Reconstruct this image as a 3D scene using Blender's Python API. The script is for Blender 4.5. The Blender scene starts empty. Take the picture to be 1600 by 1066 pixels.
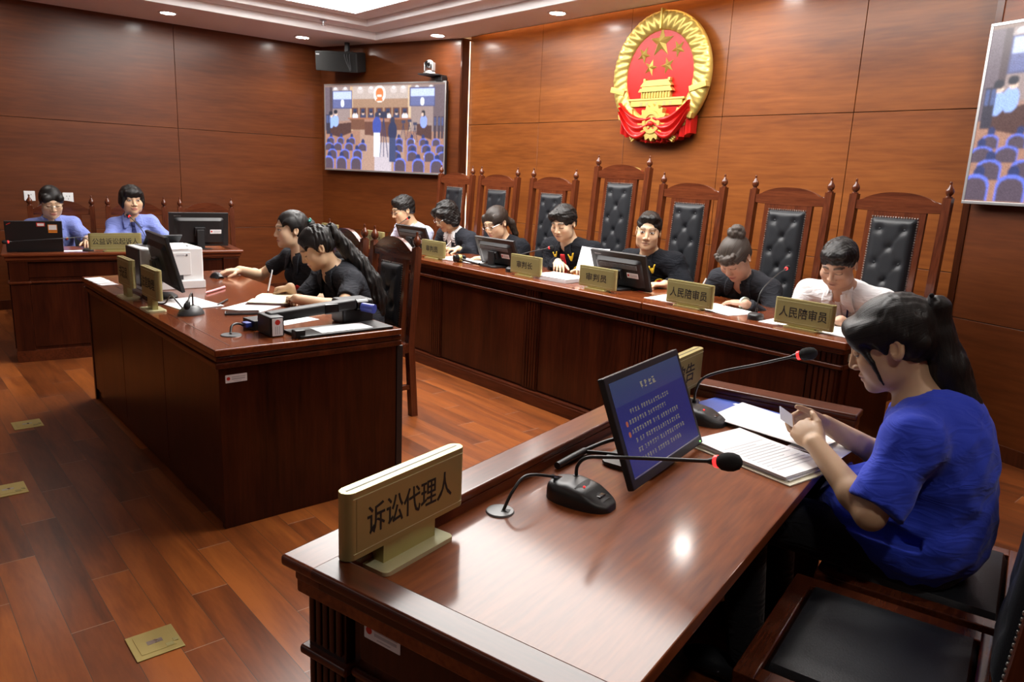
import bpy, bmesh, math, random
import numpy as np
from math import radians, sin, cos, pi
from mathutils import Vector, Matrix, Euler
from mathutils.bvhtree import BVHTree

random.seed(7)
SC = bpy.context.scene
COL = SC.collection

# ---------------------------------------------------------------- camera
cam = bpy.data.cameras.new('camera')
cam_o = bpy.data.objects.new('camera', cam)
COL.objects.link(cam_o)
cam.sensor_width = 36.0
cam.lens = 1165.5 / 1600 * 36.0
cam.clip_start = 0.02
def cam_matrix(pitch, yaw, roll, loc):
    fw = Vector((sin(yaw) * cos(pitch), cos(yaw) * cos(pitch), -sin(pitch)))
    r = Vector((cos(yaw), -sin(yaw), 0)); u = r.cross(fw)
    r2 = r * cos(roll) + u * sin(roll); u2 = u * cos(roll) - r * sin(roll)
    m = Matrix((r2, u2, -fw)).transposed().to_4x4()
    m.translation = loc
    return m
cam_o.matrix_world = cam_matrix(0.218953, -0.847628, 0.044223, (0, 0, 1.44))
SC.camera = cam_o

# ---------------------------------------------------------------- world, exposure
w = bpy.data.worlds.new('World'); SC.world = w
w.use_nodes = True
w.node_tree.nodes['Background'].inputs[0].default_value = (0.9, 0.93, 1.0, 1)
w.node_tree.nodes['Background'].inputs[1].default_value = 0.085
SC.view_settings.view_transform = 'Standard'
SC.view_settings.look = 'None'
SC.view_settings.gamma = 1.0
SC.view_settings.exposure = 0.25
SC.view_settings.use_curve_mapping = False
PANEL_POWER = 11.5      # luminous ceiling panel; the added fill panel takes a fraction of it
SPOT_POWER = 20.0       # each downlight
COVE_POWER = 13.0       # strip lights around the emblem wall
# ---------------------------------------------------------------- helpers
def tag(o, label=None, cat=None, group=None, kind=None):
    if label: o['label'] = label
    if cat: o['category'] = cat
    if group: o['group'] = group
    if kind: o['kind'] = kind
    return o
def thing(name, label, cat, loc=(0, 0, 0), rz=0.0, group=None):
    o = bpy.data.objects.new(name, None); COL.objects.link(o)
    o.empty_display_size = 0.05
    o.location = loc; o.rotation_euler = (0, 0, rz)
    return tag(o, label, cat, group)
def mesh_obj(name, me, mat, parent=None):
    o = bpy.data.objects.new(name, me); COL.objects.link(o)
    if mat is not None: me.materials.append(mat)
    if parent is not None: o.parent = parent
    return o
def copy_tree(o, parent=None):
    c = o.copy(); COL.objects.link(c)
    if parent is not None: c.parent = parent
    for ch in list(o.children): copy_tree(ch, c)
    return c
def T(x, y, z): return Matrix.Translation((x, y, z))
def RZ(a): return Matrix.Rotation(a, 4, 'Z')
def RX(a): return Matrix.Rotation(a, 4, 'X')
def RY(a): return Matrix.Rotation(a, 4, 'Y')

class MB:
    def __init__(s, m=None):
        s.bm = bmesh.new(); s.m = m or Matrix.Identity(4)
    def _t(s, vs, m=None):
        mm = s.m @ (m if m is not None else Matrix.Identity(4))
        bmesh.ops.transform(s.bm, matrix=mm, verts=vs)
    def box(s, lo, hi, bev=0.0, seg=2, m=None):
        g = bmesh.ops.create_cube(s.bm, size=1.0); vs = g['verts']
        for v in vs:
            v.co = Vector([lo[i] + (v.co[i] + .5) * (hi[i] - lo[i]) for i in range(3)])
        if bev > 0:
            es = list({e for v in vs for e in v.link_edges})
            r = bmesh.ops.bevel(s.bm, geom=es, offset=bev, segments=seg, profile=.5, affect='EDGES', clamp_overlap=True)
            vs = list({v for f in r['faces'] for v in f.verts} | {v for v in vs if v.is_valid})
            # include faces untouched
            seen = set(vs); st = list(vs)
            while st:
                v = st.pop()
                for e in v.link_edges:
                    o = e.other_vert(v)
                    if o not in seen: seen.add(o); st.append(o)
            vs = list(seen)
        s._t(vs, m); return s
    def lathe(s, prof, n=24, m=None):
        rings = []
        for r, z in prof:
            if r < 1e-6: rings.append([s.bm.verts.new((0, 0, z))])
            else: rings.append([s.bm.verts.new((r * cos(2 * pi * i / n), r * sin(2 * pi * i / n), z)) for i in range(n)])
        for a, b in zip(rings, rings[1:]):
            for i in range(n):
                j = (i + 1) % n
                q = [a[i % len(a)], a[j % len(a)], b[j % len(b)], b[i % len(b)]]
                q2 = []
                for v in q:
                    if v not in q2: q2.append(v)
                if len(q2) > 2:
                    try: s.bm.faces.new(q2)
                    except ValueError: pass
        for rg, fl in ((rings[0], True), (rings[-1], False)):
            if len(rg) > 2: s.bm.faces.new(list(reversed(rg)) if fl else rg)
        s._t([v for r in rings for v in r], m); return s
    def cyl(s, p0, p1, r0, r1=None, n=16):
        return s.tube([p0, p1], [r0, r0 if r1 is None else r1], n)
    def tube(s, pts, r, n=10, m=None, flat=1.0):
        pts = [Vector(p) for p in pts]
        rs = r if isinstance(r, (list, tuple)) else [r] * len(pts)
        rings = []; up = None
        for i, p in enumerate(pts):
            d = (pts[min(i + 1, len(pts) - 1)] - pts[max(i - 1, 0)]).normalized()
            if up is None:
                up = Vector((0, 0, 1)) if abs(d.z) < .9 else Vector((1, 0, 0))
            x = d.cross(up)
            if x.length < 1e-5: x = d.orthogonal()
            x.normalize(); up = x.cross(d).normalized()
            rings.append([s.bm.verts.new(p + x * rs[i] * cos(2 * pi * k / n) + up * rs[i] * flat * sin(2 * pi * k / n)) for k in range(n)])
        for a, b in zip(rings, rings[1:]):
            for k in range(n):
                s.bm.faces.new((a[k], a[(k + 1) % n], b[(k + 1) % n], b[k]))
        s.bm.faces.new(list(reversed(rings[0]))); s.bm.faces.new(rings[-1])
        s._t([v for q in rings for v in q], m); return s
    def prism(s, poly, z0, z1, m=None, bev=0.0, seg=2):
        b = [s.bm.verts.new((x, y, z0)) for x, y in poly]
        t = [s.bm.verts.new((x, y, z1)) for x, y in poly]
        n = len(poly)
        fb = s.bm.faces.new(list(reversed(b))); ft = s.bm.faces.new(t)
        for i in range(n):
            s.bm.faces.new((b[i], b[(i + 1) % n], t[(i + 1) % n], t[i]))
        vs = b + t
        if bev > 0:
            es = list(fb.edges) + list(ft.edges)
            r = bmesh.ops.bevel(s.bm, geom=es, offset=bev, segments=seg, profile=.5, affect='EDGES', clamp_overlap=True)
            seen = {v for v in vs if v.is_valid} | {v for f in r['faces'] for v in f.verts}; st = list(seen)
            while st:
                v = st.pop()
                for e in v.link_edges:
                    o = e.other_vert(v)
                    if o not in seen: seen.add(o); st.append(o)
            vs = list(seen)
        s._t(vs, m); return s
    def ell(s, c, r, m=None, u=20, v=12):
        g = bmesh.ops.create_uvsphere(s.bm, u_segments=u, v_segments=v, radius=1.0)
        for p in g['verts']: p.co = Vector((c[0] + p.co.x * r[0], c[1] + p.co.y * r[1], c[2] + p.co.z * r[2]))
        s._t(g['verts'], m); return s
    def grid(s, f, nu, nv, m=None, thick=None):
        """f(u,v)->point on [0,1]^2; thick: offset vector or None"""
        V = [[s.bm.verts.new(f(i / nu, j / nv)) for j in range(nv + 1)] for i in range(nu + 1)]
        for i in range(nu):
            for j in range(nv): s.bm.faces.new((V[i][j], V[i + 1][j], V[i + 1][j + 1], V[i][j + 1]))
        allv = [v for r in V for v in r]
        if thick is not None:
            th = Vector(thick)
            W = [[s.bm.verts.new(Vector(v.co) + th) for v in r] for r in V]
            for i in range(nu):
                for j in range(nv): s.bm.faces.new((W[i][j], W[i][j + 1], W[i + 1][j + 1], W[i + 1][j]))
            for i in range(nu):
                s.bm.faces.new((V[i][0], W[i][0], W[i + 1][0], V[i + 1][0]))
                s.bm.faces.new((V[i + 1][nv], W[i + 1][nv], W[i][nv], V[i][nv]))
            for j in range(nv):
                s.bm.faces.new((V[0][j + 1], W[0][j + 1], W[0][j], V[0][j]))
                s.bm.faces.new((V[nu][j], W[nu][j], W[nu][j + 1], V[nu][j + 1]))
            allv += [v for r in W for v in r]
        s._t(allv, m); return s
    def build(s, name, mat, parent=None, angle=38):
        me = bpy.data.meshes.new(name)
        bmesh.ops.recalc_face_normals(s.bm, faces=s.bm.faces)
        s.bm.to_mesh(me); s.bm.free()
        me.polygons.foreach_set('use_smooth', [True] * len(me.polygons))
        me.set_sharp_from_angle(angle=radians(angle))
        o = mesh_obj(name, me, mat, parent)
        if len(me.polygons) < 1500:
            wn = o.modifiers.new('weighted', 'WEIGHTED_NORMAL'); wn.keep_sharp = True; wn.weight = 80
        return o

def rrect(w, h, r, n=5, cx=0, cy=0):
    P = []
    for sx, sy, a0 in ((1, 1, 0), (-1, 1, 90), (-1, -1, 180), (1, -1, 270)):
        for i in range(n + 1):
            a = radians(a0 + 90 * i / n)
            P.append((cx + sx * (w / 2 - r) + r * cos(a), cy + sy * (h / 2 - r) + r * sin(a)))
    return P
def bez(p, n=16):
    """Catmull-Rom through the points"""
    p = [Vector(q) for q in p]; P = [p[0] * 2 - p[1]] + p + [p[-1] * 2 - p[-2]]
    out = []
    for i in range(1, len(P) - 2):
        for k in range(n):
            t = k / n
            a, b, c, d = P[i - 1], P[i], P[i + 1], P[i + 2]
            out.append(.5 * ((2 * b) + (c - a) * t + (2 * a - 5 * b + 4 * c - d) * t * t + (3 * b - a - 3 * c + d) * t ** 3))
    out.append(p[-1]); return out

def lettering(body, w, h, mat, parent, m, depth=.0012, name='lettering', bold=0.0):
    """real text turned into a thin solid mesh; centred in the XY plane of m, w x h metres"""
    c = bpy.data.curves.new('t', 'FONT'); c.body = body; c.size = 1.0
    c.extrude = 0.02; c.offset = bold; c.resolution_u = 3
    o = bpy.data.objects.new('t', c); COL.objects.link(o)
    dg = bpy.context.evaluated_depsgraph_get()
    me = bpy.data.meshes.new_from_object(o.evaluated_get(dg))
    bpy.data.objects.remove(o); bpy.data.curves.remove(c)
    n = len(me.vertices); co = np.empty(n * 3); me.vertices.foreach_get('co', co); co = co.reshape(-1, 3)
    lo = co.min(0); hi = co.max(0)
    sx = w / (hi[0] - lo[0]); sy = h / (hi[1] - lo[1])
    co[:, 0] = (co[:, 0] - (lo[0] + hi[0]) / 2) * sx
    co[:, 1] = (co[:, 1] - (lo[1] + hi[1]) / 2) * sy
    co[:, 2] = np.where(co[:, 2] > 0, depth, 0)
    co4 = np.c_[co, np.ones(n)] @ np.array(m).T
    me.vertices.foreach_set('co', co4[:, :3].ravel().astype(np.float32)); me.update()
    me.materials.clear()
    me.name = name
    return mesh_obj(name, me, mat, parent)

# ---------------------------------------------------------------- materials
def srgb(r, g, b):
    f = lambda c: (c / 255 / 12.92) if c / 255 <= .04045 else ((c / 255 + .055) / 1.055) ** 2.4
    return (f(r), f(g), f(b), 1)
MATS = {}
def pmat(name, col, rough=.5, metal=0.0, coat=0.0, spec=.5, emit=None, estr=0.0, bump=0.0, bscale=200, sheen=0.0, sss=0.0):
    m = bpy.data.materials.new(name); m.use_nodes = True
    nt = m.node_tree; b = nt.nodes['Principled BSDF']
    b.inputs['Base Color'].default_value = col
    b.inputs['Roughness'].default_value = rough
    b.inputs['Metallic'].default_value = metal
    b.inputs['Coat Weight'].default_value = coat
    b.inputs['Coat Roughness'].default_value = .08
    b.inputs['Specular IOR Level'].default_value = spec
    b.inputs['Sheen Weight'].default_value = sheen
    if sss:
        b.inputs['Subsurface Weight'].default_value = sss
        b.inputs['Subsurface Radius'].default_value = (.012, .005, .003)
        b.inputs['Subsurface Scale'].default_value = 1.0
    if emit:
        b.inputs['Emission Color'].default_value = emit
        b.inputs['Emission Strength'].default_value = estr
    # slight irregularity so that nothing is a perfectly flat colour
    tc = nt.nodes.new('ShaderNodeTexCoord'); nz = nt.nodes.new('ShaderNodeTexNoise')
    nz.inputs['Scale'].default_value = bscale; nz.inputs['Detail'].default_value = 3
    nt.links.new(tc.outputs['Object'], nz.inputs['Vector'])
    if bump:
        bp = nt.nodes.new('ShaderNodeBump'); bp.inputs['Strength'].default_value = bump
        bp.inputs['Distance'].default_value = .002
        nt.links.new(nz.outputs['Fac'], bp.inputs['Height']); nt.links.new(bp.outputs['Normal'], b.inputs['Normal'])
    else:
        mr = nt.nodes.new('ShaderNodeMapRange'); mr.inputs[3].default_value = max(0, rough - .04); mr.inputs[4].default_value = min(1, rough + .04)
        nz.inputs['Scale'].default_value = 30
        nt.links.new(nz.outputs['Fac'], mr.inputs[0]); nt.links.new(mr.outputs[0], b.inputs['Roughness'])
    MATS[name] = m
    return m
def wood(name, c0, c1, c2, axis='X', scale=1.0, rough=.3, coat=.3, figure=1.0, crough=.12):
    """c0 dark pores .. c2 light; grain runs along axis (object space)"""
    m = bpy.data.materials.new(name); m.use_nodes = True
    nt = m.node_tree; N = nt.nodes; L = nt.links; b = N['Principled BSDF']
    tc = N.new('ShaderNodeTexCoord'); mp = N.new('ShaderNodeMapping')
    st = {'X': (.09, 1, 1), 'Y': (1, .09, 1), 'Z': (1, 1, .07)}[axis]
    mp.inputs['Scale'].default_value = [v * scale for v in st]
    L.new(tc.outputs['Object'], mp.inputs['Vector'])
    n1 = N.new('ShaderNodeTexNoise'); n1.inputs['Scale'].default_value = 5; n1.inputs['Detail'].default_value = 6
    n1.inputs['Roughness'].default_value = .62; n1.inputs['Distortion'].default_value = .6 * figure
    n2 = N.new('ShaderNodeTexNoise'); n2.inputs['Scale'].default_value = 55; n2.inputs['Detail'].default_value = 4
    L.new(mp.outputs[0], n1.inputs['Vector']); L.new(mp.outputs[0], n2.inputs['Vector'])
    mx = N.new('ShaderNodeMix'); mx.data_type = 'FLOAT'; mx.inputs[0].default_value = .4
    L.new(n1.outputs['Fac'], mx.inputs[2]); L.new(n2.outputs['Fac'], mx.inputs[3])
    cr = N.new('ShaderNodeValToRGB'); e = cr.color_ramp.elements
    e[0].position = .33; e[0].color = c0; e[1].position = .68; e[1].color = c2
    q = cr.color_ramp.elements.new(.5); q.color = c1
    L.new(mx.outputs[0], cr.inputs[0]); L.new(cr.outputs[0], b.inputs['Base Color'])
    b.inputs['Roughness'].default_value = rough
    b.inputs['Coat Weight'].default_value = coat; b.inputs['Coat Roughness'].default_value = crough
    bp = N.new('ShaderNodeBump'); bp.inputs['Strength'].default_value = .03; bp.inputs['Distance'].default_value = .0006
    L.new(n2.outputs['Fac'], bp.inputs['Height']); L.new(bp.outputs[0], b.inputs['Normal'])
    b.inputs['Specular IOR Level'].default_value = .22
    MATS[name] = m
    return m
def vcol_mat(name, rough=.5, sss=0.0, emit=0.0, spec=.4):
    m = bpy.data.materials.new(name); m.use_nodes = True
    nt = m.node_tree; b = nt.nodes['Principled BSDF']
    a = nt.nodes.new('ShaderNodeAttribute'); a.attribute_name = 'Col'
    b.inputs['Roughness'].default_value = rough
    b.inputs['Specular IOR Level'].default_value = spec
    if emit:
        b.inputs['Base Color'].default_value = (.01, .01, .01, 1)
        nt.links.new(a.outputs['Color'], b.inputs['Emission Color']); b.inputs['Emission Strength'].default_value = emit
    else:
        nt.links.new(a.outputs['Color'], b.inputs['Base Color'])
    if sss:
        b.inputs['Subsurface Weight'].default_value = sss
        b.inputs['Subsurface Radius'].default_value = (.012, .005, .003); b.inputs['Subsurface Scale'].default_value = 1.0
    return m
W_DESK = wood('desk_wood', (.012, .0025, .0012, 1), (.036, .0068, .0024, 1), (.062, .013, .0042, 1), 'Z', 1.6, .3, .2)
W_DTOP = wood('desk_top_wood', (.07, .015, .005, 1), (.15, .034, .009, 1), (.22, .055, .014, 1), 'X', 1.5, .2, .6, crough=.1)
W_DTOPY = wood('near_desk_top_wood', (.085, .020, .006, 1), (.18, .045, .0115, 1), (.28, .078, .019, 1), 'Y', 1.5, .45, .6, crough=.12)
W_DTOPY.node_tree.nodes['Principled BSDF'].inputs['Specular IOR Level'].default_value = .1
W_RAIL = wood('desk_edge_wood', (.030, .0065, .0025, 1), (.070, .015, .005, 1), (.115, .027, .009, 1), 'X', 1.5, .3, .35, crough=.16)
W_RAILY = wood('desk_edge_wood_lengthwise', (.06, .014, .005, 1), (.13, .03, .010, 1), (.2, .05, .016, 1), 'Y', 1.5, .3, .35, crough=.16)
W_CHAIR = wood('chair_wood', (.035, .008, .0035, 1), (.085, .02, .0075, 1), (.13, .034, .012, 1), 'Z', 2.2, .25, .5)
W_CHAIRR = wood('chair_rail_wood', (.035, .008, .0035, 1), (.085, .02, .0075, 1), (.13, .034, .012, 1), 'X', 2.2, .25, .5)
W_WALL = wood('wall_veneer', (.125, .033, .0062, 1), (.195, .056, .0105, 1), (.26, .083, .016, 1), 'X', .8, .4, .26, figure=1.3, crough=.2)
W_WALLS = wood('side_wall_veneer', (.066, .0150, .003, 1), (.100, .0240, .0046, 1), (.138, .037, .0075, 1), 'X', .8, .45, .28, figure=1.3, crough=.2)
BLACK = pmat('black_plastic', (.012, .012, .013, 1), .42)
SPKB = pmat('speaker_black', (.006, .006, .006, 1), .7)
BLACKG = pmat('glossy_black_plastic', (.008, .008, .009, 1), .18)
DGREY = pmat('dark_grey_plastic', (.045, .047, .05, 1), .4)
GREY = pmat('grey_plastic', (.16, .165, .17, 1), .4)
WHITEP = pmat('white_plastic', (.74, .75, .76, 1), .4)
PAPER = pmat('paper', (.82, .82, .83, 1), .75)
PAPERG = pmat('printed_line_grey', (.52, .52, .55, 1), .8)
CREAM = pmat('cream_paper', (.72, .68, .52, 1), .8)
LEATHER = pmat('black_leather', (.011, .012, .015, 1), .44, spec=.35, bump=.25, bscale=260)
CHROME = pmat('chrome', (.7, .7, .72, 1), .18, metal=1)
STUD = pmat('antique_nickel', (.55, .52, .48, 1), .28, metal=1)
BRASS = pmat('polished_brass', (.62, .52, .20, 1), .36, metal=.9)
GOLDP = pmat('sign_gold', (.42, .37, .155, 1), .36, metal=.55)
GOLDL = pmat('sign_gold_light', (.62, .60, .36, 1), .4, metal=.35)
GOLD = pmat('emblem_gold', (.60, .46, .125, 1), .38, metal=.6)
RED = pmat('emblem_red', (.50, .006, .004, 1), .3, coat=.0, spec=.3, bump=.35, bscale=14)
REDF = pmat('emblem_red_drape', (.46, .009, .007, 1), .3, coat=.1, spec=.3)
INK = pmat('black_ink', (.01, .01, .01, 1), .6)
FOAM = pmat('mic_foam', (.006, .006, .006, 1), .95, bump=.6, bscale=900)
REDL = pmat('red_light_ring', (.6, .01, .01, 1), .3, emit=(1, .03, .03, 1), estr=1.6)
REDT = pmat('red_print', (.6, .03, .02, 1), .5)
ORANGE = pmat('orange_print', (.75, .25, .03, 1), .5)
BLUEP = pmat('blue_print', (.05, .09, .42, 1), .45)
BLUEC = pmat('blue_connector', (.03, .05, .3, 1), .4)
PINK = pmat('pink_plastic', (.75, .35, .38, 1), .4)
NOTEB = pmat('notebook_cover', (.16, .07, .06, 1), .5)
CEIL = pmat('ceiling_paint', (.82, .76, .74, 1), .8)
CEILW = pmat('ceiling_moulding_paint', (.88, .87, .88, 1), .7)
SILVER = pmat('silver_plastic', (.45, .45, .46, 1), .3, metal=.7)
# ---------------------------------------------------------------- the room
def struct(mb, name, mat): return tag(mb.build(name, mat), kind='structure')
CZ = 2.77
XL, XR, YB, YF = -8.3, 0.62, 4.95, -4.2

def floor_mat():
    m = bpy.data.materials.new('floor_planks'); m.use_nodes = True
    nt = m.node_tree; N = nt.nodes; L = nt.links; b = N['Principled BSDF']
    tc = N.new('ShaderNodeTexCoord'); sp = N.new('ShaderNodeSeparateXYZ'); L.new(tc.outputs['Object'], sp.inputs[0])
    def M(op, a, c=None):
        n = N.new('ShaderNodeMath'); n.operation = op
        for i, q in enumerate((a, c)):
            if q is None: continue
            if isinstance(q, (int, float)): n.inputs[i].default_value = q
            else: L.new(q, n.inputs[i])
        return n.outputs[0]
    yr = M('DIVIDE', sp.outputs[1], .12); row = M('FLOOR', yr); fy = M('FRACT', yr)
    xs = M('DIVIDE', M('ADD', M('ADD', sp.outputs[0], M('MULTIPLY', row, .3)), 1.5), .9)
    px = M('FLOOR', xs); fx = M('FRACT', xs)
    cb = N.new('ShaderNodeCombineXYZ'); L.new(px, cb.inputs[0]); L.new(row, cb.inputs[1])
    wn = N.new('ShaderNodeTexWhiteNoise'); L.new(cb.outputs[0], wn.inputs['Vector'])
    mp = N.new('ShaderNodeMapping'); mp.inputs['Scale'].default_value = (.13, 1, 1)
    off = N.new('ShaderNodeVectorMath'); off.operation = 'MULTIPLY_ADD'; off.inputs[1].default_value = (7, 7, 7)
    L.new(wn.outputs['Color'], off.inputs[0]); L.new(tc.outputs['Object'], off.inputs[2])
    L.new(off.outputs[0], mp.inputs['Vector'])
    n1 = N.new('ShaderNodeTexNoise'); n1.inputs['Scale'].default_value = 9; n1.inputs['Detail'].default_value = 6; n1.inputs['Distortion'].default_value = 1.2
    n2 = N.new('ShaderNodeTexNoise'); n2.inputs['Scale'].default_value = 90; n2.inputs['Detail'].default_value = 3
    L.new(mp.outputs[0], n1.inputs['Vector']); L.new(mp.outputs[0], n2.inputs['Vector'])
    mix = M('ADD', M('MULTIPLY', n1.outputs['Fac'], .62), M('ADD', M('MULTIPLY', n2.outputs['Fac'], .18), M('MULTIPLY', wn.outputs['Value'], .24)))
    cr = N.new('ShaderNodeValToRGB'); e = cr.color_ramp.elements
    e[0].position = .3; e[0].color = (.075, .019, .005, 1); e[1].position = .75; e[1].color = (.31, .088, .017, 1)
    q = e.new(.52); q.color = (.175, .045, .0095, 1)
    L.new(mix, cr.inputs[0])
    # joints; the pale colour of the end joints is a painted highlight
    dx = M('MINIMUM', fx, M('SUBTRACT', 1, fx)); dy = M('MINIMUM', fy, M('SUBTRACT', 1, fy))
    jx = M('LESS_THAN', M('MULTIPLY', dx, .9), .0011); jy = M('LESS_THAN', M('MULTIPLY', dy, .12), .0011)
    mx = N.new('ShaderNodeMix'); mx.data_type = 'RGBA'
    L.new(jy, mx.inputs[0]); L.new(cr.outputs[0], mx.inputs[6]); mx.inputs[7].default_value = (.07, .03, .015, 1)
    mx2 = N.new('ShaderNodeMix'); mx2.data_type = 'RGBA'
    L.new(jx, mx2.inputs[0]); L.new(mx.outputs[2], mx2.inputs[6]); mx2.inputs[7].default_value = (.34, .24, .18, 1)
    L.new(mx2.outputs[2], b.inputs['Base Color'])
    b.inputs['Roughness'].default_value = .34; b.inputs['Specular IOR Level'].default_value = .35; b.inputs['Coat Weight'].default_value = .1; b.inputs['Coat Roughness'].default_value = .2
    bp = N.new('ShaderNodeBump'); bp.inputs['Strength'].default_value = .35; bp.inputs['Distance'].default_value = .001
    hh = M('SUBTRACT', M('MULTIPLY', n2.outputs['Fac'], .12), M('MAXIMUM', jx, jy))
    L.new(hh, bp.inputs['Height']); L.new(bp.outputs[0], b.inputs['Normal'])
    return m
struct(MB().box((XL - .1, YF, -.1), (XR + .1, YB + .6, 0)), 'floor', floor_mat())

GAP = pmat('panel_joint', (.012, .004, .002, 1), .7)
def veneer_wall(name, p0, p1, z1, mat, vseams, hseams, thick=.1, z0=0.0):
    """panelled wall from p0 to p1 (seen from its left-hand front), solid veneer panels with a 5 mm recessed joint"""
    p0 = Vector(p0 + (0,)) if len(p0) == 2 else Vector(p0); p1 = Vector(p1 + (0,)) if len(p1) == 2 else Vector(p1)
    d = p1 - p0; Ln = d.length; a = math.atan2(d.y, d.x)
    mb = MB()
    xs = [0] + sorted(vseams) + [Ln]; zs = [z0] + sorted(hseams) + [z1]
    g = .0022
    for i in range(len(xs) - 1):
        for j in range(len(zs) - 1):
            mb.box((xs[i] + (g if i else 0), 0, zs[j] + (g if j else 0)), (xs[i + 1] - (g if i < len(xs) - 2 else 0), .018, zs[j + 1] - (g if j < len(zs) - 2 else 0)), .0012, 1)
    o = mb.build(name, mat); o.location = p0; o.rotation_euler = (0, 0, a); tag(o, kind='structure')
    bk = MB().box((0, .014, z0), (Ln, thick, z1)).build(name + '_backing', GAP)
    bk.parent = o
    return o
# emblem wall: recessed centre, seams read from the photograph
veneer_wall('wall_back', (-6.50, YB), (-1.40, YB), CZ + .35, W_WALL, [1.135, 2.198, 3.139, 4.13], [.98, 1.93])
# the two angled screen walls
LW0, LW1 = Vector((XL, 4.225, 0)), Vector((-6.45, 4.845, 0))
RW0, RW1 = Vector((-1.56, 4.80, 0)), Vector((XR, 4.80 - (XR + 1.56) * math.tan(radians(16.5)), 0))
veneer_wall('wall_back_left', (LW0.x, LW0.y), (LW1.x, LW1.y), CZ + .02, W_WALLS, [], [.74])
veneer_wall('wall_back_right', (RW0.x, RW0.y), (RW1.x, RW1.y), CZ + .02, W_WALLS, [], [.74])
W_DARKP = wood('reveal_wood', (.02, .005, .002, 1), (.05, .012, .004, 1), (.08, .02, .007, 1), 'Z', 1.5, .3, .3)
struct(MB().box((-6.475, 4.84, 0), (-6.44, 4.948, CZ)), 'trim_1', W_DARKP)
struct(MB().box((-1.585, 4.79, 0), (-1.55, 4.948, CZ)), 'trim_2', W_DARKP)
# left wall runs along Y
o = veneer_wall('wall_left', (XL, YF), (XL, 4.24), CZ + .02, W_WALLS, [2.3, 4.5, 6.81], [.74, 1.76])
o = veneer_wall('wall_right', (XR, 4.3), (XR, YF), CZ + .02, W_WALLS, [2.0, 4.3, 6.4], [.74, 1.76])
for nm, p0, p1 in (('baseboard_left', (XL, YF), (XL, 4.22)), ('baseboard_back_left', LW0[:2], LW1[:2]), ('baseboard_back_right', RW0[:2], RW1[:2])):
    d = Vector((p1[0] - p0[0], p1[1] - p0[1], 0)); b_ = MB().box((0, -.012, 0), (d.length, 0, .09), .003).build(nm, W_DARKP)
    b_.location = (p0[0], p0[1], 0); b_.rotation_euler = (0, 0, math.atan2(d.y, d.x)); tag(b_, kind='structure')

# ceiling with a two-step tray; outer plane at CZ
TX0, TX1, TY0, TY1 = -7.32, -.55, -3.3, 4.36
s1, s2 = .25, .26
mb = MB()
for lo, hi in (((XL - .1, TY1), (XR + .1, YB - .1)), ((XL - .1, YF), (XR + .1, TY0)), ((XL - .1, TY0), (TX0, TY1)), ((TX1, TY0), (XR + .1, TY1))):
    mb.box((lo[0], lo[1], CZ), (hi[0], hi[1], CZ + .04))
# lit slot beside the emblem wall: the ceiling stops 10 cm short of the wall, a raised lid closes the slot
mb.box((-6.55, YB - .1, CZ + .22), (-1.35, YB + .15, CZ + .26))
mb.box((XL - .1, YB - .1, CZ), (-6.44, YB + .7, CZ + .04))
mb.box((-1.56, YB - .1, CZ), (XR + .1, YB + .7, CZ + .04))
z1_ = CZ + .07
for lo, hi in (((TX0 - .1, TY1 - s1), (TX1 + .1, TY1 + .1)), ((TX0 - .1, TY0 - .1), (TX1 + .1, TY0 + s1)), ((TX0 - .1, TY0 + s1), (TX0 + s1, TY1 - s1)), ((TX1 - s1, TY0 + s1), (TX1 + .1, TY1 - s1))):
    mb.box((lo[0], lo[1], z1_), (hi[0], hi[1], z1_ + .03))
z2_ = CZ + .13
mb.box((TX0 + s1 - .1, TY0 + s1 - .1, z2_), (TX1 - s1 + .1, TY1 - s1 + .1, z2_ + .03))
struct(mb, 'ceiling', CEIL)
mb = MB()
for (x0, x1, y0, y1, za, zb) in ((TX0, TX1, TY0, TY1, CZ - .004, z1_), (TX0 + s1, TX1 - s1, TY0 + s1, TY1 - s1, z1_ - .004, z2_)):
    t = .022; e_ = .008; x0 += e_; x1 -= e_; y0 += e_; y1 -= e_
    for lo, hi in (((x0 - t, y1), (x1 + t, y1 + t)), ((x0 - t, y0 - t), (x1 + t, y0)), ((x0 - t, y0), (x0, y1)), ((x1, y0), (x1 + t, y1))):
        mb.box((lo[0], lo[1], za), (hi[0], hi[1], zb), .004)
struct(mb, 'trim_3', CEILW)
struct(MB().box((-6.5, YB - .115, CZ), (-1.5, YB - .1, CZ + .22)), 'trim_4', CEILW)

# luminous panel set in the tray, plus an added unseen fill panel
PANEL = pmat('light_panel', (.9, .9, .9, 1), .5, emit=(1, .97, .93, 1), estr=PANEL_POWER)
FILL_PANEL = pmat('fill_light_panel', (.9, .9, .9, 1), .5, emit=(1, .97, .93, 1), estr=PANEL_POWER * .05)  # weak fill, added out of view to light the fronts
def light_panel(x0, x1, y0, y1, mat, label):
    t = thing('ceiling_light_panel', label, 'ceiling light', ((x0 + x1) / 2, (y0 + y1) / 2, z2_), 0, None)
    w_, h_ = (x1 - x0) / 2, (y1 - y0) / 2
    MB().box((-w_, -h_, -.012), (w_, h_, -.004)).build('diffuser', mat, t)
    f = MB()
    for lo, hi in (((-w_ - .02, -h_ - .02), (w_ + .02, -h_)), ((-w_ - .02, h_), (w_ + .02, h_ + .02)), ((-w_ - .02, -h_), (-w_, h_)), ((w_, -h_), (w_ + .02, h_))):
        f.box((lo[0], lo[1], -.018), (hi[0], hi[1], 0), .002)
    f.build('frame', CEILW, t)
light_panel(-6.81, -1.75, 2.15, 3.83, PANEL, 'large glowing white ceiling panel set in the stepped tray')
light_panel(-6.81, -1.1, -2.9, -1.2, FILL_PANEL, 'added unseen fill light panel, over the public seats behind the camera')

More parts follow.
